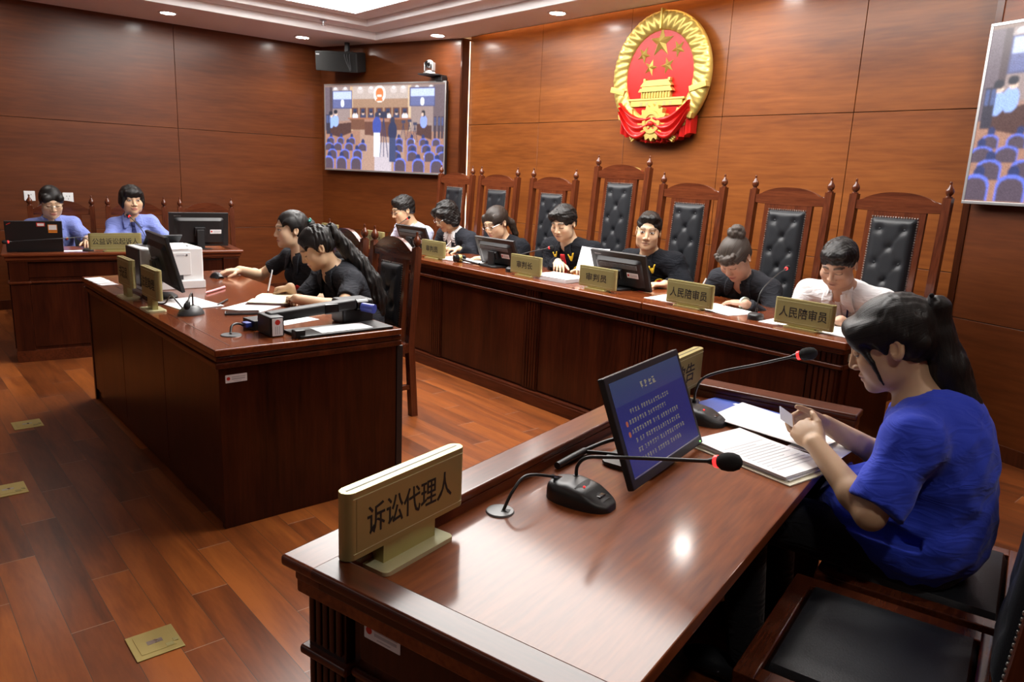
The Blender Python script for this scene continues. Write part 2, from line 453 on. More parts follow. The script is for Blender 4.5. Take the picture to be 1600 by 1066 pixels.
DISC = pmat('downlight_lens', (.9, .9, .9, 1), .4, emit=(1, .96, .9, 1), estr=130.0)
def downlight(x, y, label):
    t = thing('downlight', label, 'downlight', (x, y, CZ), 0, 'recessed ceiling downlights')
    MB().lathe([(.062, 0), (.085, 0), (.088, -.003), (.084, -.008), (.066, -.007), (.062, -.002)], 32).build('trim_ring', CEILW, t)
    MB().lathe([(0, -.0025), (.063, -.0025), (.063, 0), (0, 0)], 32).build('lens', DISC, t)
    l = bpy.data.lights.new('downlight_lamp', 'SPOT'); l.energy = SPOT_POWER; l.spot_size = radians(120); l.spot_blend = .9
    l.shadow_soft_size = .06; l.color = (1, .93, .84)
    lo = bpy.data.objects.new('downlight_lamp', l); COL.objects.link(lo); lo.parent = t; lo.location = (0, 0, -.02)
for x, y, lb in ((-7.74, 2.395, 'round downlight above the two seated prosecutors, nearest the left picture edge'),
                 (-7.86, 3.786, 'round downlight in the ceiling corner, left of the sprinkler head'),
                 (-6.53, 4.592, 'round downlight above the screen on the angled wall'),
                 (-4.81, 4.589, 'round downlight in the ceiling left of the national emblem'),
                 (-3.09, 4.6, 'round downlight in the ceiling right of the emblem, just above the picture'),
                 (-1.37, 4.55, 'round downlight above the right-hand screen, outside the picture'),
                 (-7.74, 1.0, 'round downlight over the left wall, outside the picture'),
                 (.2, 2.4, 'round downlight behind the defendant, outside the picture'),
                 (.2, 0.9, 'round downlight over the right wall, outside the picture')):
    downlight(x, y, lb)
# sprinkler
t = thing('sprinkler_head', 'small chrome sprinkler head hanging from the ceiling tray', 'sprinkler', (-7.16, 3.67, z1_))
MB().lathe([(0, 0), (.035, 0), (.033, -.008), (.012, -.012), (.010, -.035), (.004, -.04), (0, -.04)], 20).build('body', SILVER, t)
MB().lathe([(0, -.046), (.022, -.046), (.022, -.049), (0, -.049)], 16).build('deflector', SILVER, t)
# strip lights that wash the emblem wall (slot above, reveal at its left side)
STRIPV = pmat('reveal_led_strip', (.9, .8, .6, 1), .5, emit=(1, .72, .5, 1), estr=COVE_POWER * .2)
STRIP = pmat('led_strip', (.9, .8, .6, 1), .5, emit=(1, .62, .28, 1), estr=COVE_POWER)
for nm, lo, hi, lb in (('led_strip', (-6.3, YB - .09, CZ + .1), (-1.6, YB - .075, CZ + .115), 'warm strip light hidden in the slot over the emblem wall'),
                       ('led_strip', (-6.439, YB - .018, .1), (-6.434, YB - .010, CZ - .02), 'warm vertical strip light at the left edge of the emblem wall')):
    tag(MB().box(lo, hi).build(nm, STRIP if lo[0] > -6.4 else STRIPV), lb, 'strip light')
# ---------------------------------------------------------------- furniture
def asset_label(parent, m, name='asset_label'):
    """white property tag: red seal and two lines of print, drawn flat on a thin plate; m places it (XY plane, facing +Z)"""
    a = MB(m).prism(rrect(.085, .032, .002), 0, .0008).build(name, PAPER, parent)
    b = MB(m)
    b.lathe([(0, .0008), (.007, .0008), (.007, .0013), (0, .0013)], 16, T(-.031, .001, 0)); b.build('seal_print', REDT, a)
    c = MB(m).box((-.018, .004, .0008), (.036, .0075, .0012)).box((-.018, -.005, .0008), (.034, .0005, .0012)).box((-.012, -.0115, .0008), (.02, -.0095, .0012))
    c.build('line_print', PAPERG, a)
    return a

def fluted(mb, x0, x1, y, z0, z1, out, n=5, d=.008):
    """vertical reeds between x0 and x1 standing on the plane y, pointing to out (-1 / +1)"""
    wd = (x1 - x0) / n
    for i in range(n):
        a = x0 + i * wd + wd * .12; b = x0 + (i + 1) * wd - wd * .12
        lo = (a, min(y, y + out * d), z0); hi = (b, max(y, y + out * d), z1)
        mb.box(lo, hi, .003, 2)

# --- judges' bench ---------------------------------------------------------
BX0, BX1, BY, BYI, BZ = -6.62, -1.42, 3.17, 3.74, .80
def bench():
    t = thing('judges_bench', 'long dark red wooden judges bench with panelled front under the emblem', 'bench', (0, 0, 0))
    # worktop in two lengths that meet at the joint in front of the second judge
    J = -2.52
    for x0, x1 in ((BX0 - .02, J - .002), (J + .002, BX1 + .025)):
        MB().box((x0, BY - .03, BZ - .035), (x1, BYI + .02, BZ), .007, 3).build('worktop', W_DTOP, t)
    mb = MB().box((BX0, BY - .02, BZ - .048), (BX1 + .012, BYI, BZ - .035), .004).box((BX0, BY - .010, BZ - .060), (BX1 + .006, BYI - .05, BZ - .048), .004)
    mb.build('moulding', W_RAIL, t)
    W = -1.42
    front = MB().box((BX0, BY + .012, .085), (BX1 - .012, BY + .035, BZ - .06))
    # raised panels between pilasters
    pil = [-6.55, -5.45, -4.46, -3.41, -2.52, -1.50]
    for a, b in zip(pil, pil[1:]):
        front.box((a + .075, BY + .004, .1), (b - .075, BY + .02, .665), .003)
        front.box((a + .075, BY + .004, .70), (b - .075, BY + .02, BZ - .066), .003)
    front.build('front_panel', W_DESK, t)
    for p in pil:
        ps = MB().box((p - .07, BY, .09), (p + .07, BY + .03, BZ - .06), .003)
        fluted(ps, p - .062, p + .062, BY, .1, .665, -1, 5, .006); fluted(ps, p - .062, p + .062, BY, .695, BZ - .062, -1, 5, .006)
        ps.build('pilaster', W_DESK, t)
    MB().box((BX0, BY - .014, .672), (BX1 + .01, BY + .02, .692), .006, 3).build('dado_moulding', W_RAIL, t)
    MB().box((BX0, BY - .026, 0), (BX1 + .008, BY + .03, .072), .003).box((BX0, BY - .020, .07), (BX1 + .006, BY + .03, .088), .005).build('plinth', W_RAIL, t)
    for x in (BX0, BX1 - .03):
        e = MB().box((x, BY + .02, .0), (x + .03, BYI - .02, BZ - .035), .002)
        if x > -3:
            e.box((x + .024, BY + .08, .1), (x + .036, BYI - .08, .665), .003)
        e.build('end_panel', W_DESK, t)
    MB().box((BX1 - .002, BY + .0, .672), (BX1 + .012, BYI - .02, .692), .005).build('end_moulding', W_RAIL, t)
    s = MB().box((BX1 + .0005, BY + .06, .70), (BX1 + .004, BY + .085, .735)).build('sticker', CREAM, t)
    return t
bench()

# --- clerks' desk ------------------------------------------------------------
CX0, CX1, CY0, CY1, CDZ = -4.95, -2.785, .965, 1.80, .745
def clerk_desk():
    t = thing('clerk_desk', 'large dark red wooden clerks desk in front of the judges bench', 'desk', (0, 0, 0))
    MB().box((CX0, CY0, CDZ - .028), (CX1, CY1, CDZ), .006, 3).build('worktop', W_DTOP, t)
    MB().box((CX0 + .008, CY0 + .008, CDZ - .052), (CX1 - .008, CY1, CDZ - .03), .006).box((CX0 + .004, CY0 + .004, CDZ - .078), (CX1 - .004, CY1, CDZ - .054), .005).build('moulding', W_RAIL, t)
    f = MB()
    for i in range(3):
        a = CX0 + .02 + i * (CX1 - CX0 - .04) / 3; b = CX0 + .02 + (i + 1) * (CX1 - CX0 - .04) / 3
        f.box((a + .002, CY0 + .022, .07), (b - .002, CY0 + .045, CDZ - .078), .002)
    f.box((CX0 + .02, CY0 + .032, 0), (CX1 - .02, CY0 + .045, .07)); f.build('front_panel', W_DESK, t)
    for x in (CX0 + .02, CX1 - .045):
        MB().box((x, CY0 + .018, 0), (x + .028, CY1 - .02, CDZ - .078), .002).build('side_panel', W_DESK, t)
    MB().box((CX1 - .05, CY1 - .02, 0.0), (CX1 - .012, CY1 + .012, CDZ - .08), .003).build('rear_edge_strip', BLACK, t)
    MB().box((CX0 + .05, CY0 + .05, .60), (CX1 - .05, CY1 - .15, .64)).build('under_shelf', W_DESK, t)
    MB().prism([(0, 0), (CX1 - CX0 - .1, 0), (CX1 - CX0 - .1, .004), (0, .004)], 0, .0006, T(CX0 + .05, CY0 + .075, CDZ)).build('inlay_line', W_RAIL, t)
    asset_label(t, T(CX1 - .0165, CY0 + .085, .622) @ RZ(pi / 2) @ RX(pi / 2))
    return t
clerk_desk()

# --- desks with a raised rim (defendant's and prosecutors') --------------------
def rim_desk(label, loc, rz, wd, ln, zt, drop, rim=.09, front_mirror=False, rims=(1, 1, 1)):
    """local x: from the front rim (x=0) to the user's side (x=wd); local y along the desk"""
    t = thing('rimmed_desk', label, 'desk', loc, rz)
    zs = zt - drop
    MB().box((.02, .02, zs - .03), (wd, ln - .02, zs), .004).build('worktop', W_DTOPY, t)
    MB().box((0, 0, zt - .022), (rim, ln, zt), .007, 3).box((.018, .018, zt - .05), (rim, ln - .018, zt - .02), .004).build('front_rim', W_RAILY, t)
    if rims[0]: MB().box((rim - .012, -.0, zt - .0224), (wd + .004, .066, zt - .0004), .007, 3).box((rim - .012, .018, zt - .05), (wd, .066, zt - .02), .004).build('end_rim', W_RAIL, t)
    if rims[1]: MB().box((rim - .012, ln - .095, zt - .0224), (wd + .004, ln, zt - .0004), .007, 3).box((rim - .012, ln - .095, zt - .05), (wd, ln - .018, zt - .02), .004).build('end_rim', W_RAIL, t)
    MB().box((.026, .026, min(zs - .03, zt - .062)), (wd - .02, ln - .026, zt - .048), .004).build('moulding', W_RAIL, t)
    b = MB()
    zb = zt - .062
    b.box((.055, .11, .08), (.075, ln - .11, zb))            # front skin
    b.box((.048, .15, .1), (.06, ln - .15, .545), .004); b.box((.048, .15, .595), (.06, ln - .15, zb - .01), .004)
    b.build('front_panel', W_DESK, t)
    for y0, y1, s in ((.05, .075, -1), (ln - .075, ln - .05, 1)):
        e = MB().box((.14, y0, .0), (wd - .05, y1, zb))
        yy = y0 if s < 0 else y1
        e.box((.16, min(yy, yy + s * .008), .1), (wd - .07, max(yy, yy + s * .008), .545), .003)
        e.box((.16, min(yy, yy + s * .008), .595), (wd - .07, max(yy, yy + s * .008), zb - .01), .003)
        e.build('end_panel', W_DESK, t)
        p = MB().box((.035, min(yy, yy - s * .1), 0), (.125, max(yy, yy - s * .1), zb), .003)
        ya = y0 - .012 if s < 0 else y1 + .012
        p.box((.03, min(yy - s * .1, yy + s * .012), 0), (.13, max(yy - s * .1, yy + s * .012), zb), .003)
        fluted(p, .036, .124, yy + s * .012, .1, .55, s, 5, .006); fluted(p, .036, .124, yy + s * .012, .585, zb - .005, s, 5, .006)
        p.build('corner_pilaster', W_DESK, t)
        MB().box((.018, min(yy - s * .11, yy + s * .026), .555), (.142, max(yy - s * .11, yy + s * .026), .573), .006, 3).build('pilaster_moulding', W_RAIL, t)
        MB().box((.142, min(yy, yy + s * .014), .557), (wd - .05, max(yy, yy + s * .014), .571), .005).build('end_moulding', W_RAIL, t)
    MB().box((.04, .1, .557), (.07, ln - .1, .571), .005).build('front_moulding', W_RAIL, t)
    MB().box((.028, .035, 0), (.08, ln - .035, .08), .003).build('plinth', W_RAIL, t)
    d = MB().box((wd - .06, .08, zb - .05), (wd - .045, ln - .08, zb)); d.build('apron', W_DESK, t)
    k = MB().box((wd - .30, .3, zb - .035), (wd - .045, .33, zb)).box((wd - .30, ln - .33, zb - .035), (wd - .045, ln - .30, zb)).box((wd - .30, .3, zb - .042), (wd - .03, ln - .3, zb - .03), .002)
    k.build('keyboard_tray', W_DESK, t)
    return t
NA = (-1.176, .506); NANG = radians(13.9)
ND = rim_desk('near dark red desk with raised rim where the woman in blue sits', (NA[0], NA[1], 0), NANG, .645, 1.755, .76, .045)
asset_label(ND, T(.215, .0415, .662) @ RX(pi / 2))
def nd(v, u, z):
    return Vector((NA[0] + v * cos(NANG) - u * sin(NANG), NA[1] + v * sin(NANG) + u * cos(NANG), z))
PANG = radians(180 - 8.5); PA = (-5.825, 2.281)
PD = rim_desk('prosecutors desk by the left wall, dark red wood with raised rim', (PA[0], PA[1], 0), PANG, .66, 1.59, .77, .02)
def pd(v, u, z):
    return Vector((PA[0] + v * cos(PANG) - u * sin(PANG), PA[1] + v * sin(PANG) + u * cos(PANG), z))

# --- chairs ------------------------------------------------------------------
FIN = [(0, .085), (.0045, .084), (.007, .078), (.0055, .071), (.006, .066), (.010, .058), (.0185, .045), (.0215, .034), (.019, .022), (.011, .013), (.009, .0105), (.017, .008), (.0185, .003), (.0175, 0), (0, 0)]
def make_chair(H, Wd, cat='chair', fin=1.0, arch=.046):
    t = thing('court_chair', 'chair', cat)
    hw = Wd / 2; zb = H - .172; zsh = H - .113; yb = .215
    rake = .075   # the back leans
    def yr(z): return yb + max(0, z - .46) * rake
    for s in (-1, 1):
        q = .021
        pts = [(s * hw, yb + .03, 0), (s * hw, yb, .44), (s * hw, yr(H - .085 * fin), H - .085 * fin)]
        mb = MB()
        for (xa, ya, za), (xb, yb2, zb2) in zip(pts, pts[1:]):
            g = lambda u, v, xa=xa, ya=ya, za=za, xb=xb, yb2=yb2, zb2=zb2: None
            bm = mb.bm
            lo = [bm.verts.new((xa + dx * q, ya + dy * q, za)) for dx, dy in ((-1, -1), (1, -1), (1, 1), (-1, 1))]
            hi = [bm.verts.new((xb + dx * q, yb2 + dy * q, zb2)) for dx, dy in ((-1, -1), (1, -1), (1, 1), (-1, 1))]
            bm.faces.new(list(reversed(lo))); bm.faces.new(hi)
            for i in range(4): bm.faces.new((lo[i], lo[(i + 1) % 4], hi[(i + 1) % 4], hi[i]))
        p = mb.build('back_post', W_CHAIR, t)
        zt = H - .085 * fin
        MB().lathe([(r * fin, z * fin) for r, z in FIN], 20, T(s * hw, yr(zt), zt - .001)).build('finial', W_CHAIR, p)
        MB().box((s * hw - .021, -.235, 0), (s * hw + .021, -.193, .41), .004).build('leg', W_CHAIR, t)
        MB().box((s * hw - .014, -.2, .17), (s * hw + .014, yb + .01, .2), .003).build('stretcher', W_CHAIRR, t)
    MB().box((-hw, -.02, .172), (hw, .012, .198), .003).build('stretcher', W_CHAIRR, t)
    # seat frame: four rails mitred round the cushion
    fr = .048
    mb = MB()
    x0, x1, y0, y1 = -hw - .02, hw + .02, -.245, yb - .015
    mb.box((x0, y0, .395), (x1, y0 + fr, .455), .006).box((x0, y1 - fr * .6, .395), (x1, y1, .455), .006)
    mb.box((x0, y0 + fr - .004, .395), (x0 + fr, y1 - fr * .6 + .004, .4548), .005).box((x1 - fr, y0 + fr - .004, .395), (x1, y1 - fr * .6 + .004, .4548), .005)
    mb.build('seat_frame', W_CHAIRR, t)
    cu = MB()
    a, b, c, d = x0 + fr, x1 - fr, y0 + fr, y1 - fr * .6
    def dome(u, v):
        e = min(u, 1 - u, v, 1 - v); h = .458 + .013 * min(1, (e / .14)) ** .5 if e > 0 else .442
        return (a + (b - a) * u, c + (d - c) * v, h)
    cu.grid(dome, 28, 28, thick=(0, 0, -.02)); cu.build('seat_cushion', LEATHER, t)
    # crest rail with shoulders and arch
    P = []
    n = 30
    for i in range(n + 1):
        x = -hw + .014 + (Wd - .028) * i / n; s = abs(x) / (hw - .014)
        k = 1 if s < .0 else max(0.0, 1 - (s / .86) ** 2.4) if s < .86 else 0
        P.append((x, zsh + arch * k - (.004 if s > .86 else 0)))
    poly = P + [(hw - .014, zb + .004), (hw * .5, zb), (-hw * .5, zb), (-hw + .014, zb + .004)]
    MB().prism(poly, -.014, .014, T(0, yr(zb + .05) - .002, 0) @ RX(pi / 2), .004).build('crest_rail', W_CHAIRR, t)
    # splat and tufted pad follow the rake
    ph = .155 / .49 * Wd
    z0 = .47
    def lean(z): return Matrix.Shear('XY', 4, (0, 0))
    def slab(x, ya, yb_, za, zb_):
        mb = MB(); bm = mb.bm; q = []
        for z in (za, zb_):
            q.append([bm.verts.new((xx, yr(z) + yy, z)) for xx, yy in ((-x, ya), (x, ya), (x, yb_), (-x, yb_))])
        bm.faces.new(list(reversed(q[0]))); bm.faces.new(q[1])
        for i in range(4): bm.faces.new((q[0][i], q[0][(i + 1) % 4], q[1][(i + 1) % 4], q[1][i]))
        return mb
    sp = slab(ph, -.011, .013, z0, zb + .02).build('back_splat', W_CHAIR, t)
    pw = .119 / .49 * Wd; pz0, pz1 = .53, zb - .032
    rows = []; z = pz1 - .062; k = 0
    while z > pz0 + .05:
        rows += [(-.55 * pw, z), (.55 * pw, z)] if k % 2 == 0 else [(0, z)]
        z -= .092; k += 1
    R = np.array(rows)
    nu, nv = 22, max(20, int((pz1 - pz0) / .012))
    uu, vv = np.meshgrid(np.linspace(0, 1, nu + 1), np.linspace(0, 1, nv + 1), indexing='ij')
    X = -pw + 2 * pw * uu; Z = pz0 + (pz1 - pz0) * vv
    e = np.minimum(np.minimum(X + pw, pw - X), np.minimum(Z - pz0, pz1 - Z))
    h = .024 * np.clip(e / .03, 0, 1) ** .5
    for bx, bz in rows:
        r = np.hypot(X - bx, Z - bz); h = h - .013 * np.exp(-(r / .02) ** 2)
    # creases that run diagonally between neighbouring buttons
    for i, (ax, az) in enumerate(rows):
        for (bx, bz) in rows[i + 1:]:
            dd = math.hypot(ax - bx, az - bz)
            if .05 < dd < .13 and abs(ax - bx) > .01 and abs(az - bz) > .01:
                tt = np.clip(((X - ax) * (bx - ax) + (Z - az) * (bz - az)) / dd ** 2, 0, 1)
                r = np.hypot(X - ax - tt * (bx - ax), Z - az - tt * (bz - az)); h = h - .0035 * np.exp(-(r / .007) ** 2)
    def f(u, v):
        i, j = int(round(u * nu)), int(round(v * nv))
        return (X[i, j], yr(Z[i, j]) - .011 - h[i, j], Z[i, j])
    pad = MB().grid(f, nu, nv).build('back_pad', LEATHER, t, 60)
    bmesh_btn = None
    for bx, bz in rows:
        i = min(nu, max(0, int(round((bx + pw) / (2 * pw) * nu)))); j = int(round((bz - pz0) / (pz1 - pz0) * nv))
        p = (bx, yr(bz) - .011 - h[i, j] - .001, bz)
        if bmesh_btn is None:
            bmesh_btn = MB().ell((0, 0, 0), (.0085, .005, .0085), None, 12, 8).build('button', LEATHER, pad); bmesh_btn.location = p
        else:
            c2 = bmesh_btn.copy(); COL.objects.link(c2); c2.location = p
    st = MB(); per = []
    stp = .0135
    nx = int(2 * pw / stp); nz = int((pz1 - pz0) / stp)
    for i in range(nx + 1): per += [(-pw + 2 * pw * i / nx, pz1 + .003), (-pw + 2 * pw * i / nx, pz0 - .003)]
    for i in range(1, nz): per += [(-pw - .003, pz0 + (pz1 - pz0) * i / nz), (pw + .003, pz0 + (pz1 - pz0) * i / nz)]
    for x, z in per: st.ell((x, yr(z) - .0125, z), (.0048, .0035, .0048), None, 6, 4)
    s_ = st.build('nail_trim', STUD, pad); tag(s_, kind='stuff')
    return t
def place(o, x, y, rz, label, group, z=0):
    o.location = (x, y, z); o.rotation_euler = (0, 0, rz); o['label'] = label; o['group'] = group
    return o
JG = 'high-backed chairs behind the judges bench'
proto = make_chair(1.505, .49)
place(proto, -5.74, 4.0, 0, 'high-backed judges chair, leftmost of the row, partly in front of the wall screen', JG)
for x, lb in ((-5.12, 'high-backed judges chair behind the woman in a charcoal suit'),
              (-4.43, 'high-backed judges chair behind the bespectacled woman in a black robe'),
              (-3.085, 'high-backed judges chair behind the man looking at the camera'),
              (-2.37, 'high-backed judges chair behind the woman with a hair bun'),
              (-1.735, 'high-backed judges chair, rightmost of the row, behind the man in a white shirt')):
    place(copy_tree(proto), x, 4.0, 0, lb, JG)
place(make_chair(1.615, .49), -3.72, 4.0, 0, 'tallest chair of the row, for the presiding judge under the emblem', JG)
LG = 'low-backed dark wooden court chairs'
low = make_chair(1.10, .466, fin=1.12, arch=.066)
place(low, -3.83, 2.16, 0, 'low-backed wooden chair of the clerk with the long ponytail, beside the desk corner', LG)
for x, y, rz, lb in ((-4.42, 2.16, 0, 'low-backed wooden chair behind the clerk using the mouse'),
                     (-7.33, 1.33, PANG - pi / 2, 'low-backed wooden chair of the prosecutor with glasses, in front of the wall sockets'),
                     (-7.26, 1.92, PANG - pi / 2, 'low-backed wooden chair of the prosecutor with the round black bob'),
                     (-7.18, 2.52, PANG - pi / 2, 'empty low-backed wooden chair at the prosecutors desk, behind a monitor')):
    place(copy_tree(low), x, y, rz, lb, LG)
p = nd(.92, 1.42, 0); place(copy_tree(low), p.x, p.y, NANG - pi / 2, 'low-backed wooden chair the woman in the blue T-shirt sits on', LG)
p = nd(.885, .885, 0); place(copy_tree(low), p.x, p.y, NANG - pi / 2, 'empty low-backed wooden chair nearest the camera, black leather seat', LG)
# ---------------------------------------------------------------- objects
# --- name plates ---------------------------------------------------------------
def nameplate(text, label, loc, rz, w=.29, h=.12, z0=.015, th=.03, bw=.17, bd=.06, tw=.8, thh=.55, both=False, neck=None):
    t = thing('nameplate', label, 'nameplate', loc, rz, None)
    r = th * .5 - .0005
    pl = MB().prism(rrect(w, th, r, 6), z0, z0 + h, None, .0012, 2).build('plate', GOLDP, t)
    MB().box((-w / 2 + .012, -.0016, z0 + h - .0002), (w / 2 - .012, .0016, z0 + h + .0005)).build('insert_slot', BLACK, pl)
    for s in (-1, 1):
        y = s * th / 2
        f = MB()
        f.box((-w / 2 + .02, min(y, y + s * .0009), z0 + .012), (w / 2 - .02, max(y, y + s * .0009), z0 + h - .012), .0004, 1)
        sh = f.build('insert_sheet', GOLDP, pl)
        g = MB()
        for zz in (z0 + .011, z0 + h - .0125):
            g.box((-w / 2 + .012, min(y, y + s * .0014), zz), (w / 2 - .012, max(y, y + s * .0014), zz + .0012))
        g.build('sheet_edge', GOLDL, pl)
        if s < 0 or both:
            m = T(0, y + s * .0009, z0 + h / 2) @ (RX(pi / 2) if s < 0 else RZ(pi) @ RX(pi / 2))
            lettering(text, w * tw, h * thh, INK, pl, m, .0008, bold=.006)
    nw = neck or bw * .75
    if z0 > .012: MB().box((-nw / 2, -th * .42, .008), (nw / 2, th * .42, z0 + .002), .001).build('neck', GOLDP, t)
    MB().prism(rrect(bw, bd, .012, 5), 0, .009, None, .0015, 2).build('base', GOLDL if z0 > .03 else GOLDP, t)
    return t
for tx, x, lb, tw in (('审判员', -4.61, 'gold nameplate with three characters, left of the gavel on the bench', .52),
                      ('审判长', -3.57, 'gold nameplate of the presiding judge, between a monitor and the open file', .52),
                      ('审判员', -2.94, 'gold three-character nameplate in front of the largest bench monitor', .56),
                      ('人民陪审员', -2.29, 'gold five-character nameplate in front of the woman with the hair bun', .80),
                      ('人民陪审员', -1.655, 'gold five-character nameplate at the right end of the bench', .80),
                      ('人民陪审员', -5.46, 'gold nameplate in front of the man with glasses, partly behind chair finials', .80),
                      ('人民陪审员', -6.24, 'gold nameplate farthest left on the bench, just above the long-haired clerk', .80)):
    nameplate(tx, lb, (x, 3.245, BZ), 0, tw=tw, thh=.38 if tw < .6 else .42)
nameplate('书记员', 'gold nameplate at the far left edge of the clerk desk, beside the printer', (-4.11, 1.005, CDZ), 0, w=.235, h=.14, z0=.062, bw=.13, bd=.085, tw=.62, thh=.42, neck=.07)
nameplate('法官助理', 'gold nameplate on the clerk desk edge in front of the computer monitor', (-3.70, 1.008, CDZ), 0, w=.245, h=.14, z0=.062, bw=.14, bd=.085, tw=.8, thh=.38, neck=.075)
p = pd(.062, 1.63 - .755, .77); nameplate('公益诉讼起诉人', 'gold seven-character nameplate on the prosecutors desk', pd(.045, .89, .77), PANG - pi / 2, w=.345, h=.115, z0=.018, tw=.86, thh=.4)
nameplate('诉讼代理人', 'large gold nameplate nearest the camera on the near desk', nd(.105, .213, .715), NANG + pi / 2, w=.325, h=.128, z0=.047, th=.034, bw=.195, bd=.09, tw=.72, thh=.44, both=True, neck=.145)
nameplate('被告', 'gold nameplate showing one character behind the monitor on the near desk', nd(.125, 1.50, .715), NANG + pi / 2, w=.325, h=.128, z0=.047, th=.034, bw=.195, bd=.09, tw=.5, thh=.5, both=True, neck=.145)

# --- microphones -----------------------------------------------------------------
def gooseneck(label, loc, rz, neck, head_dir, r=.0035, foam=(.017, .017, .03), base=True, led=True, shape='wedge', basesc=1.0):
    """neck: local points from the base up; the head sits at its end"""
    t = thing('gooseneck_microphone', label, 'microphone', loc, rz)
    s = basesc
    if shape == 'wedge':
        prof = [(-.0735, .0), (-.073, .026), (-.064, .036), (-.02, .042), (.02, .036), (.055, .020), (.070, .012), (.0735, 0)]
        b = MB()
        def f(u, v):
            a = u * (len(prof) - 1); i = min(int(a), len(prof) - 2); k = a - i
            y = prof[i][0] * (1 - k) + prof[i + 1][0] * k; z = prof[i][1] * (1 - k) + prof[i + 1][1] * k
            wd = .047 * min(1.0, max(.02, 1 - (abs(y) / .0745) ** 3.2)) ** .42 * (1 - .12 * max(0, y / .07))
            q = pi * v; cx, cz = cos(q), sin(q)
            return Vector((wd * math.copysign(abs(cx) ** .42, cx), -y, z * abs(cz) ** .55)) * s
        b.grid(f, 40, 28)
        bb = b.build('base', BLACK, t, 60)
        MB().grid(lambda u, v: Vector(((v - .5) * .062 * (1 - .3 * u) * s, (-.0 - .058 * u) * s, (.0385 - .0215 * u + .0035 * (1 - (2 * v - 1) ** 2)) * s)), 8, 8, thick=(0, 0, -.004)).build('control_panel', DGREY, bb)
        MB().box((-.012 * s, -.05 * s, .0225 * s), (.012 * s, -.036 * s, .0265 * s), .002).build('talk_button', BLACKG, bb)
        if led: MB().ell((-.012 * s, -.012 * s, .0385 * s), (.003, .003, .0018)).build('indicator_light', REDL, bb)
    else:
        MB().lathe([(0, .040), (.016, .039), (.028, .034), (.040, .02), (.046, .006), (.046, 0), (0, 0)], 32, Matrix.Scale(1.25 * s, 4, (0, 1, 0)) @ Matrix.Scale(s, 4)).build('base', DGREY if shape == 'dome' else BLACK, t)
    p = bez(neck, 10)
    n = MB().tube(p, r, 10).tube(p[:4], r * 1.8, 10).build('gooseneck', BLACK, t)
    d = Vector(head_dir).normalized(); e = p[-1]
    q = d.to_track_quat('Z', 'Y').to_matrix().to_4x4(); m = T(*e) @ q
    MB().lathe([(0, -.012), (r * 1.05, -.012), (r * 1.7, -.004), (r * 2.2, .004), (r * 2.2, .006), (0, .006)], 16, m).build('capsule_sleeve', BLACK, n)
    MB().lathe([(0, .005), (r * 2.9, .005), (r * 3.1, .009), (r * 3.1, .013), (0, .014)], 20, m).build('light_ring', BLACK if shape == 'dome' else REDL, n)
    k = foam
    MB().lathe([(0, .012), (k[0] * .62, .013), (k[0] * .9, .013 + k[2] * .3), (k[0], .013 + k[2] * .75), (k[0] * .97, .013 + k[2] * 1.15), (k[0] * .78, .013 + k[2] * 1.55), (k[0] * .4, .013 + k[2] * 1.78), (0, .013 + k[2] * 1.83)], 24, m).build('foam_cover', FOAM, n)
    return t
def place_neck(base, rz, pts):
    R = RZ(-rz)
    return [R @ (Vector(q) - Vector(base)) for q in pts]
# near microphone (closest to the camera)
b = nd(.255, .64, .715); rz = NANG + pi / 2
gooseneck('black gooseneck microphone nearest the camera, neck bent flat towards the right', b, rz,
          place_neck(b, rz, [nd(.225, .665, .752), nd(.226, .665, .785), nd(.25, .663, .812), nd(.31, .66, .83), nd(.43, .645, .862), nd(.555, .628, .895)]),
          RZ(-rz) @ (nd(.555, .628, .895) - nd(.43, .645, .862)), r=.0042, foam=(.019, .019, .027), basesc=1.12)
b = nd(.245, 1.40, .715); rz = NANG + pi / 2
gooseneck('black gooseneck microphone behind the desk monitor, reaching towards the woman in blue', b, rz,
          place_neck(b, rz, [nd(.205, 1.44, .752), nd(.207, 1.44, .80), nd(.225, 1.445, .84), nd(.28, 1.45, .872), nd(.39, 1.455, .915), nd(.49, 1.46, .957)]),
          RZ(-rz) @ Vector((cos(NANG), sin(NANG), .35)), r=.0042, foam=(.019, .019, .027), basesc=1.1)
# clerks' microphone: short neck bent forward
b = Vector((-3.53, 1.125, CDZ))
gooseneck('small dome-based microphone with bent-over neck on the clerk desk', b, radians(20), [(0, .012, .03), (0, .012, .075), (.002, .008, .098), (.012, -.012, .088), (.026, -.032, .068)], (.5, -.7, -.7), r=.0035, foam=(.015, .015, .018), shape='dome', basesc=1.05)
# bench microphones
for lb, b, pts, d in (
    ('bench microphone in front of the man with glasses, red ring lit', (-5.50, 3.40, BZ), [(-5.50, 3.40, .83), (-5.49, 3.40, .90), (-5.44, 3.43, .97), (-5.375, 3.50, 1.04)], (.6, .5, .45)),
    ('bench microphone curving up to the presiding judge with the red tie', (-3.80, 3.33, BZ), [(-3.80, 3.33, .83), (-3.80, 3.335, .88), (-3.74, 3.37, .925), (-3.60, 3.46, .975)], (.8, .5, .3)),
    ('bench microphone standing between the woman with a bun and the rightmost juror', (-1.93, 3.30, BZ), [(-1.93, 3.30, .83), (-1.93, 3.305, .90), (-1.935, 3.35, .95), (-1.96, 3.50, 1.0), (-1.97, 3.60, 1.025)], (-.05, .9, .3)),
    ):
    b = Vector(b); gooseneck(lb, b, radians(200), place_neck(b, radians(200), pts), RZ(-radians(200)) @ Vector(d), r=.0028, foam=(.012, .012, .014), basesc=.8)
b = pd(.20, 1.06, .75); rz = PANG + pi / 2
